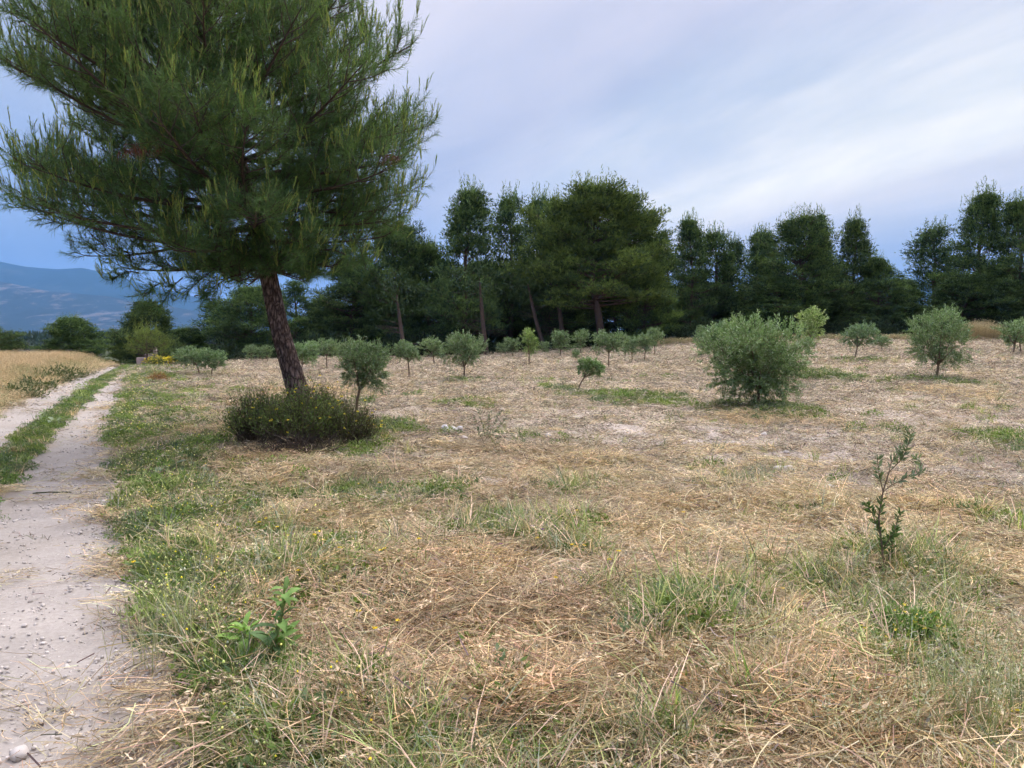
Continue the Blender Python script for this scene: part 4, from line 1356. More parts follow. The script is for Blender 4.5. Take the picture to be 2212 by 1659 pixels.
olive_at(650, 750, 674, 84, 745, "pale green broadleaf tree behind the leaning pine trunk", 116, twigs=520, per=16, leaf=(.13, .06), lobes=8, tint=(1.0, 1.1, .8), cat="tree", name="broadleaf_tree", group=None, shoots=3)

FAR_PROTO = []
for k in range(6):
    Hh = 1.8
    W = [1.15, 1.3, 1.0, 1.25, .9, 1.1][k]
    b = [.55, .5, .45, .6, .4, .3][k]
    w, c = olive_acc(200 + k, Hh, W, b, [(0, -.08), (.03 * (k - 2), .3), (.04 * (k - 2), .62)], [8, 9, 7, 9, 7, 8][k], 230, 14, (.10, .032), tall_shoots=14)
    w, b = split_wood(w, 0)
    FAR_PROTO.append((w.mesh("trunk", False, M_OLBARK), b.mesh("branches", False, M_OLBARK), c.mesh("crown", False, M_OLIVE), Hh, W))

FAR_OLIVES = [  # u, v base, top, width, tint, label
    (940, 790, 728, 62, 1.0, "olive behind and left of the bushy one, by the tree shade"),
    (1108, 772, 727, 46, .95, "round olive on the soil edge left of the yellowish one"),
    (1082, 770, 738, 24, 1.0, "tiny olive left of the round one on the soil edge"),
    (1176, 772, 736, 26, 1.0, "small low olive between the yellowish and the upright ones"),
    (1208, 772, 712, 46, 1.05, "upright olive under the crooked dark trunk"),
    (1256, 768, 709, 42, 1.05, "olive with peaked top left of the big reddish trunk"),
    (1243, 784, 756, 20, 1.05, "knee-high olive seedling in front of the peaked one"),
    (1366, 782, 722, 46, 1.0, "olive on a single bare stem right of the double stemmed one"),
    (1393, 780, 718, 40, .95, "olive touching the single stemmed one on its right"),
    (1415, 770, 707, 44, 1.0, "tall olive at the right end of the middle row"),
    (1352, 772, 735, 30, 1.05, "low olive behind the spreading one"),
    (847, 772, 738, 28, .9, "small dark olive by the tree shade at centre left"),
    (865, 775, 742, 26, .9, "small olive behind the forked one"),
    (1740, 778, 725, 42, 1.1, "thin olive right behind the largest olive"),
    (1905, 760, 722, 44, .95, "small olive right of the slanted one"),
    (2188, 768, 692, 74, 1.1, "olive cut by the right frame edge"),
    (2206, 764, 686, 50, 1.1, "taller olive at the very right edge"),
    (783, 790, 733, 60, 1.15, "light green olive behind the thin stemmed one"),
    (742, 782, 738, 44, 1.0, "olive behind and left of the thin stemmed one"),
    (675, 778, 735, 50, 1.0, "olive far behind the leaning trunk on its right"),
    (632, 785, 742, 40, 1.0, "olive far behind the leaning trunk on its left"),
    (578, 783, 744, 32, 1.0, "right end olive of the far left row"),
    (560, 782, 750, 26, .95, "second from right in the far left row"),
    (541, 783, 742, 30, 1.0, "tallest olive of the far left row"),
    (522, 781, 748, 28, 1.0, "middle olive of the far left row"),
    (506, 780, 745, 28, .95, "second from left in the far left row"),
    (489, 781, 752, 28, 1.0, "left end olive of the far left row"),
    (400, 796, 756, 40, 1.0, "leftmost olive by the yellow broom"),
    (388, 790, 760, 34, .95, "low olive behind the yellow broom"),
    (1515, 770, 700, 34, 1.0, "slim grey olive far left of the largest bush"),
]
for i, (u, v, vt, wpx, tn, lab) in enumerate(FAR_OLIVES):
    p = G(u, v)
    wm, bm_, cm, Hh, W = FAR_PROTO[i % 6]
    e = empty("olive_tree", p, 0)
    sx = wpx / 1670 * p[1] / (W * 1.12); sz = (v - vt) / 1670 * p[1] / (Hh * 1.02)
    e.scale = (sx, sx, sz)
    tag(e, lab, "olive tree", "young olive trees in the field")
    t = bpy.data.objects.new("trunk", wm); COL.objects.link(t); t.parent = e
    k = bpy.data.objects.new("crown", cm); COL.objects.link(k); k.parent = e
    g = bpy.data.objects.new("branches", bm_); COL.objects.link(g); g.parent = e; g["kind"] = k["kind"] = "stuff"
    k.color = (tn, tn, tn * .97, 1)
    rz = (i * 1.7) % 6.28
    t.rotation_euler = k.rotation_euler = g.rotation_euler = (0, 0, rz)


# ------------------------------------------------------------------ shrubs
def bush(name, label, cat, p, rx, ry, H, n_stem, n_leaf, leaf, palette, seed, stemcol=(.10, .075, .055), mat=None, bare=.0, flowers=0, fcol=(.75, .6, .05), group=None, fl_size=.02, tangle=.10):
    rng = np.random.default_rng(seed)
    e = empty(name, p)
    tag(e, label, cat, group)
    a = rng.uniform(0, 6.28, n_stem); rr = np.sqrt(rng.uniform(0, 1, n_stem))
    foot = np.column_stack([np.cos(a) * rr * rx * .45, np.sin(a) * rr * ry * .45, np.full(n_stem, -.03)])
    tip = np.column_stack([np.cos(a) * rr * rx, np.sin(a) * rr * ry, H * (1 - .55 * rr ** 2) * rng.uniform(.65, 1.05, n_stem)])
    mid = (foot + tip) / 2 + np.column_stack([np.zeros(n_stem), np.zeros(n_stem), H * rng.uniform(.05, .25, n_stem)])
    mid = mid + rng.normal(size=mid.shape) * tangle * np.array([1, 1, .5]); tip = tip + rng.normal(size=tip.shape) * tangle * np.array([.8, .8, .5]); tip[:, 2] = np.maximum(tip[:, 2], .03)
    S = Acc(); S.add(*tubes3(foot, mid, tip, np.full(n_stem, .006), np.full(n_stem, .002), 3), repc(np.array([stemcol]) * rng.uniform(.5, 1.6, (n_stem, 1)), 12))
    S.obj("stems", M_PLANT, e)["kind"] = "stuff"
    k = rng.integers(0, n_stem, n_leaf)
    t = rng.uniform(bare, 1, n_leaf) ** .8
    B = bez(foot[k], mid[k], tip[k], t) + rng.normal(size=(n_leaf, 3)) * .035 * (rx + H)
    D = unit(bezd(foot[k], mid[k], tip[k], t) * .6 + rng.normal(size=(n_leaf, 3)) * .6 + [0, 0, .3])
    Ln = rng.uniform(.6, 1.2, n_leaf) * leaf[0]
    pal = np.array(palette)
    w = rng.random((n_leaf, 1))
    c = pal[0] * (1 - w) + pal[1] * w
    L = Acc(); V, F = leaves(B, D, Ln, Ln * leaf[1] / leaf[0], rng); L.add(V, F, repc(c, 4))
    L.obj("foliage", M_PLANT, e)["kind"] = "stuff"
    if flowers:
        k = rng.integers(0, n_stem, flowers)
        C = tip[k] + rng.normal(size=(flowers, 3)) * .04
        Fl = Acc()
        for q in range(5):
            an = q * 1.2566
            d = unit(np.tile([math.cos(an), math.sin(an), .5], (flowers, 1)) + rng.normal(size=(flowers, 3)) * .3)
            V, F = leaves(C, d, np.full(flowers, fl_size), np.full(flowers, fl_size * .9), rng); Fl.add(V, F, fcol)
        Fl.obj("blossom", M_PLANT, e)["kind"] = "stuff"
    return e


PAL_BR = ((.07, .11, .03), (.23, .30, .085))
sh = lambda u, v: G(u, v)
p = sh(560, 962); bush("broom_shrub", "left third of the shrub at the pine's foot, brown bare twigs below", "shrub", p, .52, .5, .88, 420, 4200, (.045, .014), PAL_BR, 301, bare=.5, flowers=14, fl_size=.024)
p = sh(655, 968); bush("broom_shrub", "dense middle of the shrub wrapping the leaning pine trunk", "shrub", p, .66, .6, .98, 620, 7000, (.045, .014), PAL_BR, 302, bare=.45, flowers=30, fl_size=.026)
p = sh(700, 940); bush("broom_shrub", "tall green shrub tip right against the pine trunk", "shrub", p, .36, .35, .88, 260, 3000, (.04, .011), ((.06, .08, .025), (.14, .17, .055)), 303, bare=.4, flowers=26, fl_size=.026)
p = sh(752, 965); bush("broom_shrub", "low yellow-dotted shrub by the thin olive stem", "shrub", p, .45, .45, .66, 360, 3400, (.04, .011), ((.06, .08, .025), (.15, .17, .05)), 304, bare=.35, flowers=44, fl_size=.024)
p = sh(640, 985); bush("dead_brush", "dark tangle of dead twigs under the shrub", "brush", p, .62, .34, .32, 320, 500, (.035, .010), ((.035, .028, .018), (.10, .075, .045)), 305, stemcol=(.075, .055, .042), bare=0, tangle=.24)
p = sh(500, 872); bush("brush_pile", "low dark heap of cut dry twigs on the field left of the pine", "brush", p, .85, .35, .20, 330, 500, (.05, .012), ((.05, .035, .025), (.14, .10, .07)), 306, stemcol=(.12, .09, .07))
p = sh(335, 792); bush("broom_shrub", "dark broom with yellow blossom at the track end", "shrub", p, .5, .4, .62, 160, 1500, (.09, .03), PAL_BR, 307, flowers=120, fcol=(.62, .50, .05), fl_size=.05, bare=.2)
p = sh(352, 790); bush("dry_shrub", "grey brown dry shrub between the two brooms", "shrub", p, .5, .4, .68, 260, 500, (.08, .02), ((.12, .10, .07), (.24, .19, .14)), 308, stemcol=(.2, .15, .12))
p = sh(372, 790); bush("broom_shrub", "bright yellow blossoming broom by the first olives", "shrub", p, .45, .4, .50, 160, 1200, (.09, .03), ((.10, .13, .04), (.2, .24, .07)), 309, flowers=200, fcol=(.80, .68, .05), fl_size=.055, bare=.2)
p = sh(343, 826); bush("dry_shrub", "rust orange dry tuft on the verge by the track end", "shrub", p, .36, .3, .42, 260, 500, (.08, .015), ((.20, .09, .03), (.42, .22, .07)), 310, stemcol=(.3, .16, .06))
p = sh(300, 790); bush("low_shrub", "green and yellow low shrub beside the track end", "shrub", p, .7, .4, .45, 160, 1500, (.09, .03), ((.07, .09, .03), (.2, .22, .08)), 311, flowers=30, fl_size=.04)
for (u, v, rx, hh, lab) in [(195, 852, .9, .34, "green thistle clump in the dry grass nearest the left edge"), (262 - 35, 818, 1.2, .5, "wide green weed clump at the foot of the dry grass"), (180, 826, 1.1, .42, "dark leafy weed clump along the left rut"),
                            (133, 846, .7, .36, "dark weed patch in the dry grass left of the rut")]:
    if lab.startswith("green thistle"):
        u, v = 65, 862
    p = sh(u, v); p[0] = min(p[0], float(np.interp(p[1], TY, T_LL)) - .45)
    p[2] = float(h(p[0], p[1]))
    bush("weed_clump", lab, "weeds", p, rx, .6, hh, 120, 700, (.12, .04), ((.05, .075, .025), (.13, .16, .06)), int(u) + 400, stemcol=(.1, .12, .05))
# small bright pine by the track end
w_, c_ = pine_parts(seed=33, H=2.9, crown0=1.0, prof=[(0, 1.3), (.4, 1.35), (.8, .7), (1, .2)], whorl=.26, nper=5, sec=6, tuft=8, blade=(.16, .03), pal=((.10, .14, .04), (.20, .26, .07)), r0=.07)
p = G(318, 803); p = np.array([P(318, 780, 42)[0], 42, float(h(P(318, 780, 42)[0], 42))])
e = empty("pine_sapling", p); tag(e, "small bright yellow green pine in front of the dark pine at the track end", "pine tree")
e.scale = (.62, .62, (CAM_H + (725 - 722) / 1670 * 42 - p[2]) / 3.0)
w_, b_ = split_wood(w_, 0)
w_.obj("trunk", M_BARKFAR, e); c_.obj("crown", M_FARPINE, e)["kind"] = "stuff"; b_.obj("branches", M_BARKFAR, e)["kind"] = "stuff"

# weathered marker by the track end
p = P(322, 775, 43); p[2] = float(h(p[0], p[1]))
e = empty("stone_marker", p); tag(e, "weathered pinkish concrete pillar and low wall stub under the small bright pine", "marker")


def box(A, c, s, col=(1, 1, 1), bev=.03):
    cx, cy, cz = c; sx, sy, sz = np.array(s) / 2
    V = []
    for z_, k in ((-sz, 1), (-sz + bev, 1), (sz - bev, 1), (sz, .9)):
        for (a, b) in ((-1, -1), (1, -1), (1, 1), (-1, 1)):
            V.append((cx + a * sx * k, cy + b * sy * k, cz + z_))
    F = [(3, 2, 1, 0), (12, 13, 14, 15)]
    for l in range(3):
        for j in range(4):
            F.append((l * 4 + j, l * 4 + (j + 1) % 4, l * 4 + 4 + (j + 1) % 4, l * 4 + 4 + j))
    A.add(V, F, col)


A = Acc(); box(A, (.35, 0, .55), (.16, .16, 1.1)); A.obj("post", M_CONCRETE, e)
A = Acc(); box(A, (.05, 0, .38), (.45, .3, .76)); A.obj("block", M_CONCRETE, e)
A = Acc(); box(A, (-.42, .05, .28), (.5, .25, .56)); A.obj("wall_stub", M_CONCRETE, e)

# undergrowth along the wood
rngu = np.random.default_rng(77)
UB = []
for k in range(3):
    rng = np.random.default_rng(90 + k)
    n = 1700
    q = unit(rng.normal(size=(n, 3))) * rng.uniform(.55, 1, (n, 1)); q[:, 2] = np.abs(q[:, 2])
    lob = 1 + .3 * np.sin(q[:, 0:1] * 5 + k) * np.cos(q[:, 1:2] * 4)
    B = q * np.array([1.5, 1.0, 1.3]) * lob
    A = Acc(); V, F = leaves(B, unit(q + rng.normal(size=(n, 3)) * .5 + [0, 0, .4]), rng.uniform(.12, .26, n), rng.uniform(.05, .10, n), rng)
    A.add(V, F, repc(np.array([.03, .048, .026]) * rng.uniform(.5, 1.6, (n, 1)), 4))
    UB.append(A.mesh("undergrowth_bush", False, M_FARPINE))
for i in range(46):
    u = 400 + i * 41 + rngu.uniform(-12, 12)
    y = rngu.uniform(54.5, 58) if u > 620 else rngu.uniform(49, 54)
    x = (u - 1106) / 1670 * y
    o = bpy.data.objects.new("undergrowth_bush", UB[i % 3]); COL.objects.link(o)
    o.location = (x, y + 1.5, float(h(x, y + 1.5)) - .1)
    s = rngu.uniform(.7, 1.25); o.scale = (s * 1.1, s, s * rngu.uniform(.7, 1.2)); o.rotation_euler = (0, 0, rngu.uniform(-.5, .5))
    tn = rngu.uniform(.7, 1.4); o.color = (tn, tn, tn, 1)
    tag(o, "dark low bush in the shade at the foot of the treeline", "bush", "dark bushes at the foot of the treeline")


# ------------------------------------------------------------------ near plants
def sapling(p, stems, leafsets, label, seed, tint=(1, 1, 1)):
    leafsets = [(a, b, c_, int(n * .55), d, e_, l * .92) for (a, b, c_, n, d, e_, l) in leafsets]
    """stems: polylines (metres rel. to p); leafsets: (stem idx, t0, t1, n, palette)"""
    rng = np.random.default_rng(seed)
    e = empty("olive_sapling", p); tag(e, label, "olive sapling")
    W, L = Acc(), Acc()
    for s in stems:
        s = np.array(s, float)
        W.add(*tube(s, np.linspace(.008 if len(s) > 5 else .004, .002, len(s)), 5))
    for (si, t0, t1, n, c0, c1, ln) in leafsets:
        s = np.array(stems[si], float)
        t = rng.uniform(t0, t1, n); ki = np.linspace(0, 1, len(s))
        B = np.column_stack([np.interp(t, ki, s[:, k]) for k in range(3)])
        T = unit(np.array([s[-1] - s[0]]))
        D = unit(T * .7 + perp(np.repeat(T, n, 0), rng) * .8 + rng.normal(size=(n, 3)) * .2)
        Ln = rng.uniform(.7, 1.2, n) * ln
        V, F = leaves(B, D, Ln, Ln * .27, rng)
        w = rng.random((n, 1))
        L.add(V, F, repc(np.array(c0) * (1 - w) + np.array(c1) * w, 4))
    W.obj("stem", M_OLBARK, e); L.obj("leaves", M_PLANT, e)["kind"] = "stuff"


def pix(p, u, v, dy=0):
    return P(u, v, p[1] + dy) - p


OG, OL = (.10, .14, .08), (.22, .29, .17)
DG, DL = (.06, .11, .035), (.13, .21, .06)
p = G(1912, 1262)
st = [[pix(p, 1912, 1262), pix(p, 1905, 1180), pix(p, 1898, 1120), pix(p, 1908, 1060), pix(p, 1920, 1020), pix(p, 1950, 990), pix(p, 1968, 942)],
      [pix(p, 1908, 1062), pix(p, 1925, 1048, .05), pix(p, 1962, 1030, .05), pix(p, 1992, 1020, .08)],
      [pix(p, 1908, 1062), pix(p, 1900, 1030, -.04), pix(p, 1895, 990, -.05)],
      [pix(p, 1915, 1040), pix(p, 1925, 1000, .03), pix(p, 1950, 960, .03)],
      [pix(p, 1905, 1190), pix(p, 1930, 1150, -.05), pix(p, 1945, 1105, -.06)],
      [pix(p, 1903, 1160), pix(p, 1885, 1110, .02), pix(p, 1872, 1090, .03)],
      [pix(p, 1985, 1030, .08), pix(p, 1990, 1000, .08), pix(p, 1975, 985, .08)],
      [pix(p, 1912, 1240), pix(p, 1925, 1190, .05), pix(p, 1935, 1140, .06)]]
sapling(p, st, [(0, .75, 1, 90, OG, OL, .06), (1, .3, 1, 70, OG, OL, .056), (2, .3, 1, 60, OG, OL, .056), (3, .3, 1, 50, OG, OL, .055), (6, 0, 1, 50, OL, (.3, .38, .22), .055),
                (4, .1, 1, 150, DG, DL, .05), (5, .1, 1, 130, DG, DL, .05), (7, .1, 1, 190, DG, DL, .05), (0, .12, .45, 170, DG, DL, .05)],
        "slender olive sapling with grey twiggy top and dense green lower shoots", 501)
p = G(1048, 962)
st = [[pix(p, 1048, 962), pix(p, 1048, 940), pix(p, 1040, 910), pix(p, 1035, 885)], [pix(p, 1048, 955), pix(p, 1060, 930, .05), pix(p, 1075, 900, .08), pix(p, 1085, 884, .1)],
      [pix(p, 1046, 958), pix(p, 1035, 935, -.05), pix(p, 1026, 900, -.05)], [pix(p, 1052, 950), pix(p, 1072, 930, -.05), pix(p, 1092, 905, -.06)], [pix(p, 1050, 950), pix(p, 1056, 920, 0), pix(p, 1058, 890, 0)]]
sapling(p, st, [(k, .3, 1, 60, OG, (.17, .23, .12), .055) for k in range(5)], "knee-high olive shrublet near the white rag in mid field", 502)


def big_leaf_mesh(L, W, seed, droop):
    rng = np.random.default_rng(seed)
    K = 7
    s = np.linspace(0, 1, K)
    w = W * np.sin(np.clip(s * .97 + .06, 0, 1) * np.pi) ** .8 * (1 - .3 * s)
    x = L * s * np.cos(droop * s); z = L * s * (.5 - droop * s)
    V = []
    for k in range(K):
        wob = 1 + rng.uniform(-.15, .15)
        V += [(x[k], -w[k] / 2 * wob, z[k] + w[k] * .18), (x[k], 0, z[k]), (x[k], w[k] / 2 * wob, z[k] + w[k] * .18)]
    F = []
    for k in range(K - 1):
        for j in range(2):
            F.append((k * 3 + j, k * 3 + j + 1, k * 3 + 4 + j, k * 3 + 3 + j))
    A = Acc(); A.add(V, F, (1, 1, 1))
    return A


M_BIGLEAF = foliage_mat("broad_leaves", .3, .6, objtint=True, spec=.15)
BIGLEAF = [big_leaf_mesh(.14, .05, k, .35 + .2 * k).mesh("leaf", True, M_BIGLEAF) for k in range(4)]


def leafy_weed(p, H, n, label, seed, size=1.0, tint=(.15, .25, .07), rosette=False, spread=.0, tint2=None):
    rng = random.Random(seed)
    e = empty("leafy_weed", p); tag(e, label, "weed")
    if not rosette:
        A = Acc()
        q = np.linspace(0, 1, 6)
        pts = np.column_stack([np.sin(q * 2) * .05 + spread * q, q * .02, q * H])
        A.add(*tube(pts, np.linspace(.014, .005, 6) * size, 6), (.2, .26, .08))
        A.obj("stem", M_PLANT, e)
    for k in range(n):
        o = bpy.data.objects.new("leaf", BIGLEAF[k % 4]); COL.objects.link(o); o.parent = e
        t = (k + .5) / n
        if rosette:
            o.location = (rng.uniform(-.04, .04), rng.uniform(-.04, .04), .02)
            s = rng.uniform(.8, 1.4) * size
            o.rotation_euler = (rng.uniform(-.2, .2), rng.uniform(-.5, .1), k * 2.4)
        else:
            o.location = (math.sin(t * 2) * .05 + spread * t, t * .02, t * H)
            s = (1.05 - .5 * t) * size * rng.uniform(.7, 1.25)
            o.rotation_euler = (rng.uniform(-.4, .4), rng.uniform(-.4, .5) - t * .35, k * 2.4 + rng.uniform(-.5, .5))
        o.scale = (s, s, s)
        g = rng.uniform(.75, 1.3)
        tt = tint2 if (tint2 and rng.random() < .4) else tint
        o.color = (tt[0] * g, tt[1] * g, tt[2] * g, 1)
    return e


leafy_weed(G(568, 1452), .40, 34, "tall leafy green weed with broad lower leaves in the foreground", 11, 1.15, (.19, .31, .09), spread=.06, tint2=(.12, .20, .08))
leafy_weed(G(505, 1445), .18, 34, "low bright leafy weed left of the tall one", 12, 1.25, (.22, .36, .09))
leafy_weed(G(590, 1440), .22, 24, "light green weed shoot at the tall weed's right foot", 13, 1.2, (.15, .26, .07))
leafy_weed(G(365, 1028), .1, 12, "grey green rosette of broad leaves on the verge, left one", 14, 1.9, (.20, .25, .16), rosette=True)
leafy_weed(G(420, 1024), .1, 12, "grey green rosette of broad leaves on the verge, right one", 15, 1.8, (.16, .22, .13), rosette=True)
leafy_weed(G(985, 1098), .26, 26, "upright green weed on the pale soil mound", 16, .75, (.11, .19, .06))
leafy_weed(G(120, 922), .1, 10, "pale broad leaves in the middle strip of the track", 17, 1.7, (.22, .27, .17), rosette=True)
leafy_weed(G(740, 1085), .12, 16, "small bright weed behind the straw in front of the shrub", 18, .8, (.13, .21, .07))

# the white rag
def rag():
    rng = np.random.default_rng(3)
    c = G(977, 934)
    a, b = G(955, 930) - c, G(1000, 930) - c
    L = abs(b[0] - a[0])
    nx, ny = 22, 8
    X, Y = np.meshgrid(np.linspace(-L / 2, L / 2, nx), np.linspace(-.07, .07, ny), indexing='ij')
    s = (X / L + .5)
    w = .35 + .9 * np.sin(s * np.pi) ** .7
    Yw = Y * w
    Z = .03 + .055 * np.abs(np.sin(s * 9 + Y * 14)) + .035 * fbm(X * 20, Y * 20, 4, 3) + .04 * (1 - s) ** 4
    Z = Z * (1 - .5 * (np.abs(Y) / .07) ** 2)
    i = np.arange(nx - 1)[:, None] * ny; j = np.arange(ny - 1)[None]
    F = np.stack([i + j, i + ny + j, i + ny + j + 1, i + j + 1], -1).reshape(-1, 4)
    A = Acc(); V = np.stack([X, Yw, Z], -1).reshape(-1, 3); A.add(V, F)
    V2 = V.copy(); V2[:, 2] = np.maximum(V2[:, 2] - .03, 0); A.add(V2, F[:, ::-1])
    o = A.obj("white_rag", plain_mat("crumpled_white_cloth", (.66, .64, .66), .8, .12, 30), smooth=True)
    o.location = c
    tag(o, "crumpled white rag lying on the soil left of the olive shrublet", "rag")


rag()


# stones
def stone_mesh(seed):
    rng = np.random.default_rng(seed)
    n, m = 7, 10
    th = np.linspace(.0, np.pi, n); ph = np.arange(m) / m * 2 * np.pi
    T, Ph = np.meshgrid(th, ph, indexing='ij')
    D = np.stack([np.sin(T) * np.cos(Ph), np.sin(T) * np.sin(Ph), np.cos(T)], -1)
    k = 1 + .16 * np.sin(D[..., 0] * 3 + seed) + .13 * np.cos(D[..., 1] * 4 + seed * 2) + .06 * np.sin(D[..., 2] * 7 + seed)
    V = (D * k[..., None]).reshape(-1, 3)
    i = np.arange(n - 1)[:, None] * m; j = np.arange(m)[None]
    F = np.stack([i + j, i + m + j, i + m + (j + 1) % m, i + (j + 1) % m], -1).reshape(-1, 4)
    A = Acc(); A.add(V, F, (1, 1, 1))
    return A


STONES = [stone_mesh(k).mesh("stone", True, M_STONE) for k in range(4)]
NAMED_STONES = [
    (1700, 1026, 17, "pair stone with flat top lying mid field, the right one"), (1682, 1022, 12, "pair stone mid field, the smaller left one"),
    (1791, 1068, 13, "round white stone on the straw edge left of the sapling"), (1473, 1017, 8, "white pebble-like stone left part of the bare soil"), (1327, 1014, 7, "small white stone near the straw line, centre"),
    (874, 1044, 12, "flat white stone in front of the shrub"), (1003, 953, 9, "grey white stone under the rag"), (962, 958, 17, "pale flat slab below and left of the rag"),
    (1085, 852 + 33, 9, "round stone behind the olive shrublet"), (2183, 1156, 13, "white stone in the green patch at the right edge"), (2120, 1040, 12, "half buried pale stone at the right side"),
    (45, 1636, 26, "big round stone at the bottom left corner of the track"), (82, 1572, 14, "white oval stone on the rut's lower edge"), (265, 1622, 22, "pinkish stone by the bottom left weeds"),
    (1545, 1100 - 60, 10, "dull stone on the bare soil right of centre"), (310, 1560 + 30, 15, "stone among the straw at the bottom left"), (1606, 1148 - 58, 9, "pale stone at the mown straw's far edge"),
    (1185, 985 - 40, 9, "small stone on bare soil left of centre"), (1650, 946, 8, "pale stone in front of the largest olive"), (870 + 830, 985, 7, "small pale stone behind the stone pair")]
for i, (u, v, w, lab) in enumerate(NAMED_STONES):
    p = G(u, v)
    o = bpy.data.objects.new("stone", STONES[i % 4]); COL.objects.link(o)
    s = w / 1670 * p[1]
    o.scale = (s, s * .8, s * (.2 if 'slab' in lab else .55)); o.location = (p[0], p[1], p[2] + s * (.1 if 'slab' in lab else .35)); o.rotation_euler = (.1, .1, i * 1.3)
    tag(o, lab, "stone")

# fallen twig on the track, straw pile, poppy
p = G(110, 1071)
A = Acc(); rng = np.random.default_rng(8)
A.add(*tube([(-.17, -.02, .015), (-.05, 0, .02), (.08, .01, .02), (.2, .03, .012)], [.006, .007, .006, .003], 5), (.05, .06, .03))
B = rng.uniform(-.16, .14, (160, 1)) * np.array([[1, .12, 0]]) + [0, 0, .02]
V, F = needles(B, unit(np.column_stack([np.full(160, .9), rng.normal(0, .35, 160), rng.normal(.05, .1, 160)])), np.full(160, .05), np.full(160, .004), rng)
A.add(V, F, (.05, .075, .03))
o = A.obj("fallen_twig", M_PLANT); o.location = p; tag(o, "dark needle twig lying across the right rut", "twig")
p = G(1818, 777)
A = Acc(); A.add(*tube([(0, 0, 0), (.01, 0, .12), (0, 0, .22)], [.004, .003, .003], 4), (.1, .14, .05))
for k in range(4):
    V, F = leaves(np.array([[0, 0, .22]]), unit(np.array([[math.cos(k * 1.57), math.sin(k * 1.57), .6]])), np.array([.05]), np.array([.055]), rng); A.add(V, F, (.6, .02, .02))
o = A.obj("poppy", M_PLANT); o.location = p; tag(o, "single red poppy left of the slanted olive", "flower")


# ------------------------------------------------------------------ scattered ground cover
PROTO_COLS = {}


def proto_collection(name, accs, mat):
    col = bpy.data.collections.new(name)
    for i, a in enumerate(accs):
        o = bpy.data.objects.new("%s_%02d" % (name, i), a.mesh(name, False, mat))
        col.objects.link(o)
    PROTO_COLS[name] = (col, len(accs))
    return col


def scatter(name, label, cat, pts, rot, scl, idx, tint, protos):
    col, n = PROTO_COLS[protos]
    me = bpy.data.meshes.new(name)
    me.vertices.add(len(pts)); me.vertices.foreach_set("co", np.asarray(pts, np.float32).ravel())
    for an, tp, data, key in (("rot", 'FLOAT_VECTOR', rot, "vector"), ("scl", 'FLOAT_VECTOR', scl, "vector"), ("idx", 'INT', idx, "value")):
        a = me.attributes.new(an, tp, 'POINT'); a.data.foreach_set(key, np.asarray(data, np.int32 if tp == 'INT' else np.float32).ravel())
    a = me.attributes.new("tint", 'FLOAT_COLOR', 'POINT')
    a.data.foreach_set("color", np.concatenate([tint, np.ones((len(tint), 1))], 1).astype(np.float32).ravel())
    o = bpy.data.objects.new(name, me); COL.objects.link(o)
    ng = bpy.data.node_groups.new(name + "_nodes", 'GeometryNodeTree')
    ng.interface.new_socket("Geometry", in_out='INPUT', socket_type='NodeSocketGeometry')
    ng.interface.new_socket("Geometry", in_out='OUTPUT', socket_type='NodeSocketGeometry')
    N, L = ng.nodes, ng.links
    gi, go = N.new("NodeGroupInput"), N.new("NodeGroupOutput")
    ci = N.new("GeometryNodeCollectionInfo"); ci.inputs["Collection"].default_value = col
    ci.inputs["Separate Children"].default_value = True; ci.inputs["Reset Children"].default_value = True
    ip = N.new("GeometryNodeInstanceOnPoints"); ip.inputs["Pick Instance"].default_value = True

    def na(nm, tp):
        k = N.new("GeometryNodeInputNamedAttribute"); k.data_type = tp; k.inputs["Name"].default_value = nm
        return k.outputs["Attribute"]
    L.new(gi.outputs[0], ip.inputs["Points"]); L.new(ci.outputs[0], ip.inputs["Instance"])
    L.new(na("idx", 'INT'), ip.inputs["Instance Index"])
    er = N.new("FunctionNodeEulerToRotation"); L.new(na("rot", 'FLOAT_VECTOR'), er.inputs[0]); L.new(er.outputs[0], ip.inputs["Rotation"])
    L.new(na("scl", 'FLOAT_VECTOR'), ip.inputs["Scale"])
    L.new(ip.outputs[0], go.inputs[0])
    md = o.modifiers.new("scatter", 'NODES'); md.node_group = ng
    tag(o, label, cat, kind="stuff")
    print(name, len(pts))
    return o


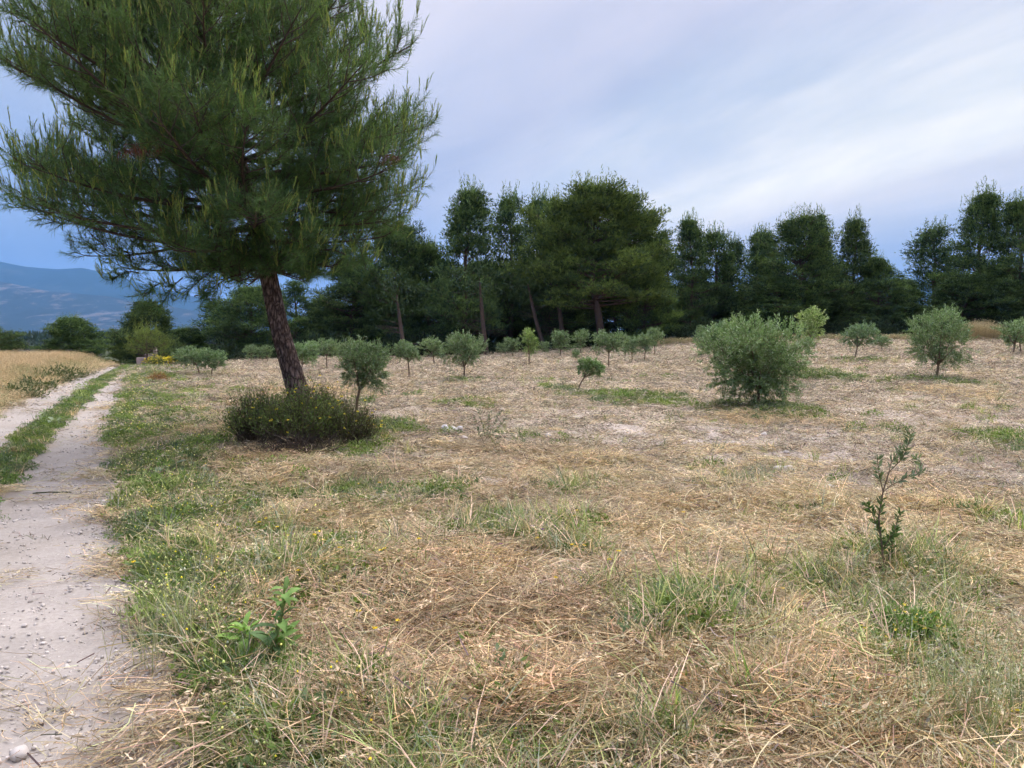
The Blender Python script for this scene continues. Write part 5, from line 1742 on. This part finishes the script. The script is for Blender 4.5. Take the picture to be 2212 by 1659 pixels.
def straw_clump(seed, n=72, R=.22, ln=(.05, .20), w=.0025, zmax=.04, husk=4):
    rng = np.random.default_rng(seed)
    A = Acc()
    main = rng.uniform(0, 6.28)
    a = np.where(rng.random(n) < .45, main + rng.normal(0, .35, n), rng.uniform(0, 6.28, n))
    L = rng.uniform(*ln, n)
    c = np.column_stack([rng.normal(0, R * .5, n), rng.normal(0, R * .5, n), rng.uniform(.004, zmax, n)])
    tilt = rng.normal(0, .14, n)
    d = np.column_stack([np.cos(a) * np.cos(tilt), np.sin(a) * np.cos(tilt), np.sin(tilt)])
    s = np.linspace(-.5, .5, 4)
    bend = rng.normal(0, .12, (n, 1)) * (1 - (2 * s[None]) ** 2)
    side = np.column_stack([-np.sin(a), np.cos(a), np.zeros(n)])
    Pts = c[:, None] + d[:, None] * (L[:, None] * s[None])[..., None] + side[:, None] * (bend * L[:, None])[..., None]
    kink = rng.random(n) < .25
    Pts[kink, 3] += np.column_stack([rng.normal(0, .02, kink.sum()), rng.normal(0, .02, kink.sum()), rng.uniform(-.01, .03, kink.sum())])
    Pts[..., 2] = np.maximum(Pts[..., 2], .002)
    roll = rng.normal(0, .5, n)
    sv = side * np.cos(roll)[:, None] + np.array([0, 0, 1.0]) * np.sin(roll)[:, None]
    W = np.repeat(rng.uniform(.6, 1.5, (n, 1)) * w, 4, 1)
    col = rng.uniform(.35, 1.35, (n, 1)) * np.array([[1, 1, 1]]) * (1 + rng.normal(0, .08, (n, 3)))
    V, F = ribbons(Pts, W, sv); A.add(V, F, repc(col, 8))
    for k in range(husk):
        m = rng.integers(5, 12)
        b = np.array([rng.normal(0, R * .4), rng.normal(0, R * .4), rng.uniform(.01, zmax + .015)])
        aa = rng.uniform(0, 6.28)
        B = b + np.column_stack([np.cos(aa) * np.arange(m) * .012, np.sin(aa) * np.arange(m) * .012, rng.uniform(0, .01, m)])
        D = unit(np.column_stack([np.cos(aa + rng.normal(0, .6, m)), np.sin(aa + rng.normal(0, .6, m)), rng.uniform(-.2, .5, m)]))
        V, F = leaves(B, D, rng.uniform(.018, .030, m), rng.uniform(.006, .010, m), rng, fold=.3)
        A.add(V, F, (1.25, 1.3, 1.45))
    return A


def blade_tuft(seed, n=26, R=.06, H=(.06, .16), w=.005, droop=.5, dry=0.0, spread=.5):
    rng = np.random.default_rng(seed)
    A = Acc()
    a = rng.uniform(0, 6.28, n)
    b = np.column_stack([rng.normal(0, R * .5, n), rng.normal(0, R * .5, n), np.full(n, -.005)])
    Hh = rng.uniform(*H, n)
    s = np.linspace(0, 1, 5)
    lean = rng.uniform(.1, spread, n)
    out = lean[:, None] * s[None] + droop * rng.uniform(.2, 1, (n, 1)) * s[None] ** 2.5
    Pts = b[:, None] + np.stack([np.cos(a)[:, None] * out * Hh[:, None], np.sin(a)[:, None] * out * Hh[:, None], Hh[:, None] * (s[None] - .25 * droop * s[None] ** 3)], -1)
    sv = np.column_stack([-np.sin(a), np.cos(a), np.zeros(n)])
    W = w * rng.uniform(.6, 1.3, (n, 1)) * np.array([.8, 1, .85, .5, .08])[None]
    col = rng.uniform(.65, 1.3, (n, 1)) * np.ones((1, 3))
    dr = rng.random(n) < dry
    col[dr] *= np.array([2.5, 2.0, 2.9])
    V, F = ribbons(Pts, W, sv); A.add(V, F, repc(col, 10))
    return A


def weed_mat_clump(seed, n=150, R=.16, H=.07, leaf=(.02, .008), flowers=4, fcol=((4.8, 3.4, 5.6), (6.5, 4.0, .8))):
    rng = np.random.default_rng(seed)
    A = Acc()
    r = np.sqrt(rng.uniform(0, 1, n)) * R; a = rng.uniform(0, 6.28, n)
    lump = H * (1 - (r / R) ** 2 * .7)
    B = np.column_stack([np.cos(a) * r, np.sin(a) * r, lump * rng.uniform(.1, 1, n)])
    D = unit(rng.normal(size=(n, 3)) * .7 + [0, 0, .5])
    Ln = rng.uniform(.6, 1.4, n) * leaf[0]
    V, F = leaves(B, D, Ln, Ln * leaf[1] / leaf[0], rng)
    A.add(V, F, repc(rng.uniform(.55, 1.45, (n, 1)) * np.ones((1, 3)), 4))
    m = 10
    aa = rng.uniform(0, 6.28, m)
    b0 = np.column_stack([np.cos(aa) * R * .4, np.sin(aa) * R * .4, np.zeros(m)])
    b2 = b0 + np.column_stack([rng.normal(0, .03, m), rng.normal(0, .03, m), rng.uniform(.6, 1.5, m) * H])
    A.add(*tubes3(b0, (b0 + b2) / 2, b2, np.full(m, .0013), np.full(m, .001), 1), (.9, .9, .8))
    for k in range(flowers):
        c = b2[k % m] + [0, 0, .004]
        rad = rng.uniform(.0045, .0075)
        q = np.array([[1, 0, 0], [-1, 0, 0], [0, 1, 0], [0, -1, 0], [0, 0, 1.2], [0, 0, -.8]]) * rad + c
        F = np.array([[0, 2, 4], [2, 1, 4], [1, 3, 4], [3, 0, 4], [2, 0, 5], [1, 2, 5], [3, 1, 5], [0, 3, 5]])
        A.add(q, F, fcol[0] if rng.random() < .9 else fcol[1])
    return A


def oat_clump(seed, n=30, R=.22, H=(.45, .8), w=.005, heads=True):
    rng = np.random.default_rng(seed)
    A = Acc()
    a = rng.uniform(0, 6.28, n)
    b = np.column_stack([rng.normal(0, R * .55, n), rng.normal(0, R * .55, n), np.full(n, -.02)])
    Hh = rng.uniform(*H, n)
    s = np.linspace(0, 1, 4)
    out = rng.uniform(0, .22, (n, 1)) * s[None] + rng.uniform(0, .25, (n, 1)) * s[None] ** 3
    Pts = b[:, None] + np.stack([np.cos(a)[:, None] * out * Hh[:, None], np.sin(a)[:, None] * out * Hh[:, None], Hh[:, None] * s[None] * (1 - .1 * s[None] ** 2)], -1)
    sv = np.column_stack([-np.sin(a), np.cos(a), np.zeros(n)])
    V, F = ribbons(Pts, w * rng.uniform(.6, 1.3, (n, 1)) * np.array([1, .9, .7, .4])[None], sv)
    A.add(V, F, repc(rng.uniform(.7, 1.25, (n, 1)) * np.ones((1, 3)), 8))
    if heads:
        m = 7
        tip = Pts[:, -1]; D = unit(Pts[:, -1] - Pts[:, -2])
        k = np.repeat(np.arange(n), m)
        t = rng.uniform(0, .22, len(k))
        B = tip[k] - D[k] * t[:, None] + rng.normal(size=(len(k), 3)) * .018
        DD = unit(D[k] * .3 + rng.normal(size=(len(k), 3)) * .45 + [0, 0, -.35])
        V, F = leaves(B, DD, rng.uniform(.022, .035, len(k)), rng.uniform(.007, .011, len(k)), rng)
        A.add(V, F, (1.2, 1.25, 1.3))
    # leaves low down
    m = n
    c2 = np.column_stack([rng.normal(0, R * .6, m), rng.normal(0, R * .6, m), rng.uniform(.02, .3, m)])
    V, F = leaves(c2, unit(rng.normal(size=(m, 3)) + [0, 0, .4]), rng.uniform(.1, .2, m), np.full(m, .008), rng)
    A.add(V, F, (.9, .85, .8))
    return A


proto_collection("straw_litter", [straw_clump(k) for k in range(8)] + [straw_clump(20 + k, 60, .28, (.10, .34), .0028, .055, 6) for k in range(3)], M_LITTER)
proto_collection("chaff", [straw_clump(40 + k, 40, .22, (.02, .08), .0045, .02, 1) for k in range(4)], M_LITTER)
proto_collection("grass_tuft", [blade_tuft(k, 26, .07, (.05, .14), .0046, .5, .4) for k in range(5)] + [blade_tuft(10 + k, 18, .06, (.10, .24), .006, .7, .25) for k in range(3)], M_BLADE)
proto_collection("long_tuft", [blade_tuft(50 + k, 20, .09, (.10, .30), .0055, .8, .35, .8) for k in range(4)], M_BLADE)
proto_collection("weed_mat", [weed_mat_clump(k, flowers=[3, 5, 2, 4][k]) for k in range(4)], M_BLADE)
proto_collection("weed_plain", [weed_mat_clump(30 + k, 130, .17, .09, (.032, .013), 0) for k in range(4)], M_BLADE)
proto_collection("oat_clump", [oat_clump(k) for k in range(5)], M_LITTER)
peb = []
for k in range(5):
    A = Acc(); rng = np.random.default_rng(60 + k)
    for q in range(9):
        s = stone_mesh(k * 9 + q)
        V = np.concatenate(s.v) * rng.uniform(.004, .014) * np.array([1, .8, .55]) + np.array([rng.normal(0, .06), rng.normal(0, .06), .002])
        A.add(V, s.f4[0], np.ones(3) * rng.uniform(.65, 1.15))
    peb.append(A)
proto_collection("pebbles", peb, M_PEBBLE)


def wedge(n, y0, y1, p, half=.78, seed=0):
    """points on the ground ahead, thinning with distance as y**-p per square metre"""
    rng = np.random.default_rng(seed)
    q = 2 - p
    u = rng.random(n)
    y = (y0 ** q + u * (y1 ** q - y0 ** q)) ** (1 / q) if abs(q) > 1e-6 else y0 * (y1 / y0) ** u
    x = rng.uniform(-half, half, n) * (y + .8)
    return x, y, rng


def lay(x, y, rng, n, tiltamp=.12, smin=.8, smax=1.25, zoff=0.0, far=0.0):
    z = h(x, y) + zoff
    e = .12
    gx = (h(x + e, y) - h(x - e, y)) / (2 * e); gy = (h(x, y + e) - h(x, y - e)) / (2 * e)
    rot = np.column_stack([np.arctan(gy) + rng.normal(0, tiltamp, len(x)), -np.arctan(gx) + rng.normal(0, tiltamp, len(x)), rng.uniform(0, 6.28, len(x))])
    s = rng.uniform(smin, smax, len(x)) * (1 + far * np.clip(y / 10 - .5, 0, 3))
    return np.column_stack([x, y, z]), rot, np.column_stack([s, s, s]), rng.integers(0, n, len(x))


PALE, GOLD, RED, GREY = np.array([.70, .59, .38]), np.array([.72, .54, .27]), np.array([.62, .43, .23]), np.array([.46, .39, .30])


def near_track(x, y, m=.22):
    ll, lr, rl, rr = track_edges(y)
    d = np.maximum(np.minimum(x - rl, rr - x), np.minimum(x - ll, lr - x)) + (fbm(x * 2.3, y * 2.3, 21, 3) - .5) * .4
    return 1 - sstep(d, -m, -m + .25) * .985


def build_litter():
    # long straw
    x, y, rng = wedge(60000, 2.0, 34, 1.6, seed=1)
    z = zones(x, y)
    near = 1 - sstep(y + (fbm(x * .5, y * .5, 88, 3) - .5) * 6, 7, 11)
    patch = fbm(x * 1.1, y * 1.1, 101, 3)
    w = (.12 + .78 * near) * sstep(patch, .3, .55) * (1 - .93 * z['bare']) + z['heap'] * 1.0
    w = w * (1 - .72 * np.clip(z['green'], 0, 1)) * near_track(x, y) * (1 - z['median'] * .8) * (1 - z['lf'])
    w = np.maximum(w, z['track'] * sstep(z['e'] * 0 + np.interp(y, TY, T_RR) - x, .55, .0) * .10 * (x < np.interp(y, TY, T_RR)))
    k = rng.random(len(x)) < w
    x, y = x[k], y[k]; z = {a: b[k] for a, b in z.items()}
    r = rng.random((len(x), 1))
    n2 = fbm(x * .7 + 9, y * .7, 120, 3)
    c = PALE * (1 - r) + GOLD * r
    gw = sstep(n2, .42, .62)[:, None] * .6
    c = c * (1 - gw) + (GREY * .5 + RED * .5) * gw
    c = c * (1 - z['w'][:, 2:3] * .75) + RED * z['w'][:, 2:3] * .75 * 1.15
    c = c * (1 - z['w'][:, 1:2] * .7) + GOLD * 1.05 * z['w'][:, 1:2] * .7
    c *= rng.uniform(.42, 1.15, (len(x), 1))
    P3, R3, S3, I3 = lay(x, y, rng, 11, .16, far=.10)
    scatter("cut_straw", "dry cut straw strewn thickly over the near field", "straw", P3, R3, S3, I3, c, "straw_litter")
    # short chaff over the whole mown field
    x, y, rng = wedge(52000, 2.2, 62, 1.35, seed=2)
    z = zones(x, y)
    w = (.55 + .45 * sstep(fbm(x * .6, y * .6, 140, 3), .35, .6)) * near_track(x, y) * (1 - z['median']) * (1 - z['lf']) * (1 - .6 * z['bare'])
    k = (rng.random(len(x)) < w) & (x > -.62 * y - 2)
    x, y = x[k], y[k]
    r = rng.random((len(x), 1))
    c = (PALE * r + GREY * (1 - r)) * rng.uniform(.45, 1.15, (len(x), 1)) * np.where(rng.random((len(x), 1)) < .13, .4, 1.0)
    P3, R3, S3, I3 = lay(x, y, rng, 4, far=.5)
    scatter("straw_chaff", "short chaff and stubble bits over the mown soil", "straw", P3, R3, S3, I3, c, "chaff")


def green_col(x, y, rng, warm=.3):
    r = rng.random((len(x), 1))
    c = np.array([.12, .185, .05]) * (1 - r) + np.array([.24, .28, .09]) * r
    g = (rng.random((len(x), 1)) < .3)
    c = np.where(g, np.array([.14, .18, .11]), c)
    return c * rng.uniform(.75, 1.25, (len(x), 1))


def build_green():
    x, y, rng = wedge(56000, 2.0, 62, 1.5, seed=3)
    z = zones(x, y)
    w = np.clip(z['green'] * 1.1, 0, 1) + .05 * (1 - z['track']) * (1 - z['bare'])
    w = w * (1 - z['lf'] * .8) * near_track(x, y, .08) + z['median'] * .25 * (near_track(x, y, -.05) > .5)
    k = rng.random(len(x)) < w
    x, y = x[k], y[k]; m = z['median'][k] > .3
    c = green_col(x, y, rng)
    dry = (fbm(x * 1.2, y * 1.2, 150, 3) > .55) & (rng.random(len(x)) < .6)
    c[dry] = np.array([.30, .27, .13]) * rng.uniform(.7, 1.2, (dry.sum(), 1))
    c[m & ~dry] *= np.array([.85, .95, .8])
    P3, R3, S3, I3 = lay(x, y, rng, 8, .15, .6, 1.25, far=.18)
    S3[:, 2] *= .85
    scatter("green_grass", "green grass tufts growing through the straw and along the track", "grass", P3, R3, S3, I3, c, "grass_tuft")
    # verge herbs with tiny pale flower heads
    x, y, rng = wedge(60000, 2.0, 40, 1.55, seed=4)
    z = zones(x, y)
    vg = z['verge'] * sstep(y, 2, 3) * 1.0
    left = sstep(-x, .32 * y - .1, .42 * y)
    w = np.clip(vg * .5 * sstep(z['n'], .35, .55) + z['green'] * left * .75, 0, 1) * near_track(x, y, .08)
    k = rng.random(len(x)) < w * .9
    x, y = x[k], y[k]
    c = green_col(x, y, rng) * np.array([1.0, 1.12, .95])
    P3, R3, S3, I3 = lay(x, y, rng, 4, .15, .7, 1.3, far=.2)
    scatter("verge_weeds", "low herbs with tiny pale flower heads on the track verge", "weeds", P3, R3, S3, I3, c, "weed_mat")
    x, y, rng = wedge(46000, 2.0, 45, 1.45, seed=5)
    z = zones(x, y)
    w = np.clip(z['green'] * .45 * (1 - sstep(y, 30, 45)), 0, 1) + z['median'] * .95 + z['verge'] * .15
    k = rng.random(len(x)) < w * near_track(x, y, .10) * (1 - z['lf'] * .7)
    x, y = x[k], y[k]
    c = green_col(x, y, rng) * np.array([.95, 1.1, .85])
    P3, R3, S3, I3 = lay(x, y, rng, 4, .15, .7, 1.3, far=.2)
    S3 *= (1 - .38 * z['median'][k])[:, None]
    scatter("green_weeds", "leafy green ground weeds in the track's middle strip and field patches", "weeds", P3, R3, S3, I3, c, "weed_plain")


def build_tall_grass():
    x, y, rng = wedge(9000, 2.0, 9.5, 1.3, seed=9)
    z = zones(x, y)
    right = sstep(x, -1.2, .6)
    w = np.clip(z['green'] * (.35 + .65 * right), 0, 1) * near_track(x, y, .1)
    k = rng.random(len(x)) < w
    x, y = x[k], y[k]
    c = green_col(x, y, rng) * np.array([.95, 1.05, .9])
    dr = rng.random(len(x)) < .3
    c[dr] = np.array([.40, .36, .20]) * rng.uniform(.7, 1.1, (dr.sum(), 1))
    P3, R3, S3, I3 = lay(x, y, rng, 4, .2, .7, 1.25)
    scatter("tall_green_grass", "taller ragged green grass mixed with dry stems in the near field", "grass", P3, R3, S3, I3, c, "long_tuft")


def build_dry_field():
    rng = np.random.default_rng(6)
    n = 15000
    y = rng.uniform(9, 52, n) ** 1.0
    ll = np.interp(y, TY, T_LL)
    x = ll - .35 - rng.random(n) ** 1.15 * np.clip(26, 0, 30)
    keep = (y < 44 - .12 * (ll - x)) & (x > -1.15 * y)
    x, y, ll = x[keep], y[keep], ll[keep]
    d = ll - x
    hgt = sstep(d, .3, 2.2) * .75 + .25
    sp = rng.random(len(x))
    c = np.array([.58, .46, .27]) * (1 - sp[:, None]) + np.array([.50, .36, .19]) * sp[:, None]
    g = (d < 1.8) & (rng.random(len(x)) < .35)
    c[g] = np.array([.24, .25, .11])
    c *= rng.uniform(.8, 1.15, (len(x), 1))
    P3, R3, S3, I3 = lay(x, y, rng, 5, .08, .9, 1.15)
    S3[:, 2] *= hgt * 1.15
    S3[:, :2] *= 1.35
    scatter("dry_tall_grass", "tall straw-coloured oat grass standing left of the track", "grass", P3, R3, S3, I3, c, "oat_clump")
    # a fringe of tall dry grass along the treeline
    n = 2600
    u = rng.uniform(1380, 2230, n); yy = rng.uniform(53.5, 56.5, n)
    wgt = .25 + .75 * np.exp(-((u - 2120) / 70) ** 2) + .35 * np.exp(-((u - 1930) / 25) ** 2) + .3 * np.exp(-((u - 1440) / 40) ** 2)
    k = rng.random(n) < wgt
    u, yy = u[k], yy[k]
    x = (u - 1106) / 1670 * yy
    P3, R3, S3, I3 = lay(x, yy, rng, 5, .08, .9, 1.3)
    hot = np.exp(-((u - 2120) / 60) ** 2)
    S3[:, 2] *= .5 + 1.1 * hot * rng.uniform(.7, 1.2, len(u)); S3[:, :2] *= 1.7
    c = np.array([.42, .34, .18])[None] * rng.uniform(.7, 1.1, (len(u), 1)); gg = rng.random(len(u)) < .35 * (1 - hot)
    c[gg] = np.array([.16, .18, .07])
    scatter("treeline_grass", "ragged dry grass fringe along the foot of the right pines", "grass", P3, R3, S3, I3, c, "oat_clump")


def build_pebbles():
    x, y, rng = wedge(26000, 2.0, 30, 1.6, seed=7)
    z = zones(x, y)
    rr = np.interp(y, TY, T_RR)
    edge = np.exp(-((x - rr + .12) / .22) ** 2)
    w = z['track'] * (.15 + .7 * edge) + edge * .5 * (1 - z['track']) + z['bare'] * .10 + .02
    k = rng.random(len(x)) < w * (1 - z['lf'])
    x, y = x[k], y[k]
    c = np.array([.50, .455, .42])[None] * rng.uniform(.85, 1.15, (len(x), 1))
    P3, R3, S3, I3 = lay(x, y, rng, 5, .1, .5, 1.3, zoff=-.002, far=.15)
    zt = z['track'][k] > .5
    scatter("gravel", "loose limestone pebbles along the ruts and on bare soil", "gravel", P3, R3, S3, I3, c, "pebbles")


build_litter()
build_green()
build_tall_grass()
build_dry_field()
build_pebbles()


# ------------------------------------------------------------------ flowers and stalks one can pick out
def flower_mesh(seed, col=(.85, .62, .03), H=.14, r=.018):
    rng = np.random.default_rng(seed)
    S = Acc(); S.add(*tube([(0, 0, 0), (.008, .004, H * .5), (0, 0, H)], [.002, .0017, .0015], 4), (.12, .16, .06))
    A = Acc()
    for k in range(7):
        V, F = leaves(np.array([[0, 0, H]]), unit(np.array([[math.cos(k * .9), math.sin(k * .9), .35]])), np.array([r]), np.array([r * .7]), rng); A.add(V, F, col)
    return S.mesh("stem", False, M_PLANT), A.mesh("petals", False, M_PLANT)


FL = [flower_mesh(k, H=h_) for k, h_ in ((1, .12), (2, .16), (3, .10))]
YF = [(450, 1232), (290, 1247), (830, 1213), (822, 1222), (735, 1216), (1262, 1205), (1245, 1210), (1235, 1218), (1253, 1265), (1316, 1254), (1336, 1248), (1200, 1275), (1247, 1106 + 24), (1240, 1146), (1160, 1170 + 18),
      (860, 1378), (810, 1403), (755, 1350), (775, 1353), (560, 1152), (600, 1148), (625, 1167), (680, 1195), (700, 1190), (775, 1048), (820, 1052), (540, 1360), (645, 1262), (905, 1212), (575, 1132), (1690, 1285), (1475, 1120), (1590, 1165)]
for i, (u, v) in enumerate(YF):
    p = G(u, v + 22)
    e = empty("yellow_flower", p, i); tag(e, "small yellow daisy among the straw and grass", "flower", "yellow daisies in the straw")
    for nm, me in zip(("stem", "petals"), FL[i % 3]):
        o = bpy.data.objects.new(nm, me); COL.objects.link(o); o.parent = e
VF = flower_mesh(9, (.20, .04, .32), .15, .016)
for i, (u, v) in enumerate([(1160, 1150), (1180, 1163), (1200, 1160), (1222, 1150), (1232, 1140), (1150, 1172), (1172, 1185), (1252, 1170), (1135, 1137), (1240, 1165), (990, 1135), (975, 1128), (1070, 1110), (1082, 1205), (963, 1192), (860, 1062), (1190, 1172), (1168, 1140)]):
    p = G(u, v + 14)
    e = empty("vetch_flower", p, i); tag(e, "purple vetch flower spike in the green patch at centre", "flower", "purple vetch in the centre patch")
    for nm, me in zip(("stem", "petals"), VF):
        o = bpy.data.objects.new(nm, me); COL.objects.link(o); o.parent = e
    e.scale = (1, 1, .8)

bush("melilot_plant", "bright green bushy weed with yellow spikes at lower right", "weed", G(1965, 1425), .26, .17, .25, 110, 2300, (.028, .010), ((.12, .22, .05), (.24, .37, .10)), 601, tangle=.025, stemcol=(.12, .18, .06), flowers=34, fcol=(.70, .56, .05), fl_size=.011, bare=.15)
bush("melilot_plant", "bright green weed with yellow dots at the bottom right corner", "weed", G(2195, 1640), .16, .12, .17, 60, 900, (.02, .008), ((.13, .23, .05), (.25, .37, .10)), 602, tangle=.025, stemcol=(.12, .18, .06), flowers=20, fcol=(.78, .64, .05), fl_size=.009, bare=.15)
bush("vetch_patch", "low grey green vetch clump in front of the centre mound", "weed", G(1060, 1178), .30, .16, .13, 70, 1300, (.024, .007), ((.10, .15, .08), (.19, .25, .14)), 603, tangle=.025, stemcol=(.12, .17, .08), bare=0)
bush("vetch_patch", "low vetch clump under the purple flowers", "weed", G(1205, 1190), .30, .18, .11, 70, 1100, (.022, .006), ((.10, .14, .08), (.18, .23, .13)), 604, tangle=.025, stemcol=(.12, .17, .08), bare=0)
bush("weed_clump", "green weed clump standing on the field left of the largest olive", "weeds", G(1350, 872), .75, .42, .16, 160, 1800, (.05, .012), ((.10, .13, .05), (.2, .22, .09)), 605, stemcol=(.14, .15, .07))
bush("weed_clump", "long green weed clump right of the largest olive", "weeds", G(1780, 822), .95, .5, .24, 160, 1800, (.07, .014), ((.08, .13, .035), (.16, .21, .07)), 606, stemcol=(.12, .16, .06))


def stalk_clump(p, n, H, R, label, seed, c0, c1, heads=True, spread=.35):
    rng = np.random.default_rng(seed)
    e = empty("grass_clump", p); tag(e, label, "grass clump")
    a = rng.uniform(0, 6.28, n)
    b = np.column_stack([rng.normal(0, R * .3, n), rng.normal(0, R * .3, n), np.full(n, -.01)])
    Hh = rng.uniform(.6, 1, n) * H
    s = np.linspace(0, 1, 6)
    out = rng.uniform(.02, spread, (n, 1)) * s[None] + rng.uniform(0, .3, (n, 1)) * s[None] ** 3
    Pts = b[:, None] + np.stack([np.cos(a)[:, None] * out * Hh[:, None], np.sin(a)[:, None] * out * Hh[:, None], Hh[:, None] * s[None]], -1)
    sv = np.column_stack([-np.sin(a), np.cos(a), np.zeros(n)])
    w = rng.random((n, 1)); c = np.array(c0) * (1 - w) + np.array(c1) * w
    A = Acc(); V, F = ribbons(Pts, .0042 * rng.uniform(.7, 1.3, (n, 1)) * np.array([1.2, 1, .9, .8, .6, .3])[None], sv); A.add(V, F, repc(c, 12))
    A.obj("stalks", M_PLANT, e)["kind"] = "stuff"
    if heads:
        m = 6
        k = np.repeat(np.arange(n), m)
        D = unit(Pts[:, -1] - Pts[:, -2])
        B = Pts[k, -1] - D[k] * rng.uniform(0, .09, (len(k), 1)) + rng.normal(size=(len(k), 3)) * .008
        V, F = leaves(B, unit(D[k] * .2 + rng.normal(size=(len(k), 3)) * .4 + [0, 0, -.5]), rng.uniform(.018, .028, len(k)), rng.uniform(.005, .007, len(k)), rng)
        A = Acc(); A.add(V, F, repc(np.array([[.50, .50, .33]]) * rng.uniform(.7, 1.2, (len(k), 1)), 4))
        A.obj("seed_heads", M_PLANT, e)["kind"] = "stuff"


SG, SD = (.20, .24, .12), (.38, .36, .20)
stalk_clump(G(375, 1440), 60, .42, .28, "fanning clump of thin pale stalks beside the rut", 701, (.26, .29, .17), (.40, .38, .24), False, .5)
stalk_clump(G(330, 1390), 34, .34, .22, "thinner pale stalk clump behind the fanning one", 702, (.26, .29, .17), (.40, .38, .24), False, .5)
for i, (u, v, n, H, lab) in enumerate([(2110, 1655, 22, .42, "green oat stalks at the bottom right"), (2010, 1600, 16, .36, "oat stalks in front of the bright yellow-spiked weed"), (2185, 1600, 22, .36, "oat stalks by the right edge corner"),
                                       (1900, 1655, 14, .32, "sparse oat stalks at the bottom, right of centre"), (1880, 1310, 14, .26, "oat stalks at the sapling's foot"), (2060, 1330, 12, .28, "oat stalks right of the sapling"), (1780, 1655, 12, .24, "short oat stalks at the bottom edge"),
                                       (1460, 1655, 18, .2, "green grass clump at the bottom edge, centre"), (2150, 1470, 16, .3, "grey green oat stalks at the right edge")]):
    stalk_clump(G(u, min(v, 1650)), n * 2, H * 1.1, .26, lab, 720 + i, (.14, .21, .08), SD)


def straw_pile(p, n, R, H, label, seed, ang, c0, c1, L=(.3, .7)):
    rng = np.random.default_rng(seed)
    a = ang + rng.normal(0, .28, n)
    x, y = rng.normal(0, R, n), rng.normal(0, R * .4, n)
    c = np.column_stack([x, y, rng.random(n) * H * np.exp(-(x / R) ** 2 * .5 - (y / R / .5) ** 2 * .5) + .01])
    d = np.column_stack([np.cos(a), np.sin(a), rng.normal(0, .08, n)])
    Ln = rng.uniform(*L, n)
    s = np.linspace(-.5, .5, 4)
    side = np.column_stack([-np.sin(a), np.cos(a), np.zeros(n)])
    Pts = c[:, None] + d[:, None] * (Ln[:, None] * s[None])[..., None] + side[:, None] * (rng.normal(0, .05, (n, 1)) * (1 - (2 * s[None]) ** 2))[..., None]
    Pts[..., 2] = np.maximum(Pts[..., 2], .005)
    sv = unit(side + np.array([0, 0, 1.0]) * rng.normal(0, .5, (n, 1)))
    w = rng.random((n, 1))
    A = Acc(); V, F = ribbons(Pts, np.full((n, 4), .0042) * rng.uniform(.7, 1.4, (n, 1)), sv); A.add(V, F, repc(np.array(c0) * (1 - w) + np.array(c1) * w, 8))
    o = A.obj("straw_pile", M_PLANT); o.location = p; tag(o, label, "straw pile")


straw_pile(G(2150, 1262), 900, .34, .10, "golden heap of long combed straw at the right edge", 801, .12, (.34, .22, .10), (.62, .46, .24))
straw_pile(G(1480, 1108), 420, .42, .05, "low line of long straw right of the centre mound", 802, .15, (.36, .27, .15), (.60, .48, .29))
straw_pile(G(1640, 905), 300, .45, .05, "straw strewn in front of the largest olive", 803, .05, (.40, .29, .14), (.60, .48, .27))
straw_pile(G(900, 1235), 500, .42, .07, "combed straw heap left of the purple flowers", 804, .55, (.36, .25, .14), (.58, .44, .27))
straw_pile(G(1330, 1205), 420, .36, .06, "straw heap right of the purple flowers", 805, -.35, (.36, .25, .14), (.60, .47, .29))
straw_pile(G(2075, 838), 300, .5, .10, "pale straw tuft right of the egg-shaped olive's foot", 806, .3, (.40, .30, .17), (.60, .50, .32))
for (u, v, a, s) in ((640, 1480, .2, 811), (980, 1010, .2, 812)):
    pass

# ------------------------------------------------------------------ air
def build_haze():
    m, N, L = new_mat("air")
    out = N.new("ShaderNodeOutputMaterial")
    pv = N.new("ShaderNodeVolumePrincipled")
    pv.inputs["Color"].default_value = (.22, .50, 1.0, 1)
    pv.inputs["Density"].default_value = 0.000105
    pv.inputs["Anisotropy"].default_value = 0.0
    L.new(pv.outputs[0], out.inputs["Volume"])
    A = Acc()
    x0, x1, y0, y1, z0, z1 = -14500, 14500, -14500, 14500, -12, 1000
    V = [(a, b, c) for c in (z0, z1) for (a, b) in ((x0, y0), (x1, y0), (x1, y1), (x0, y1))]
    A.add(V, [(3, 2, 1, 0), (4, 5, 6, 7), (0, 1, 5, 4), (1, 2, 6, 5), (2, 3, 7, 6), (3, 0, 4, 7)])
    o = A.obj("haze", m)
    tag(o, "thin blue air over the whole plain", "haze", kind="stuff")


build_haze()
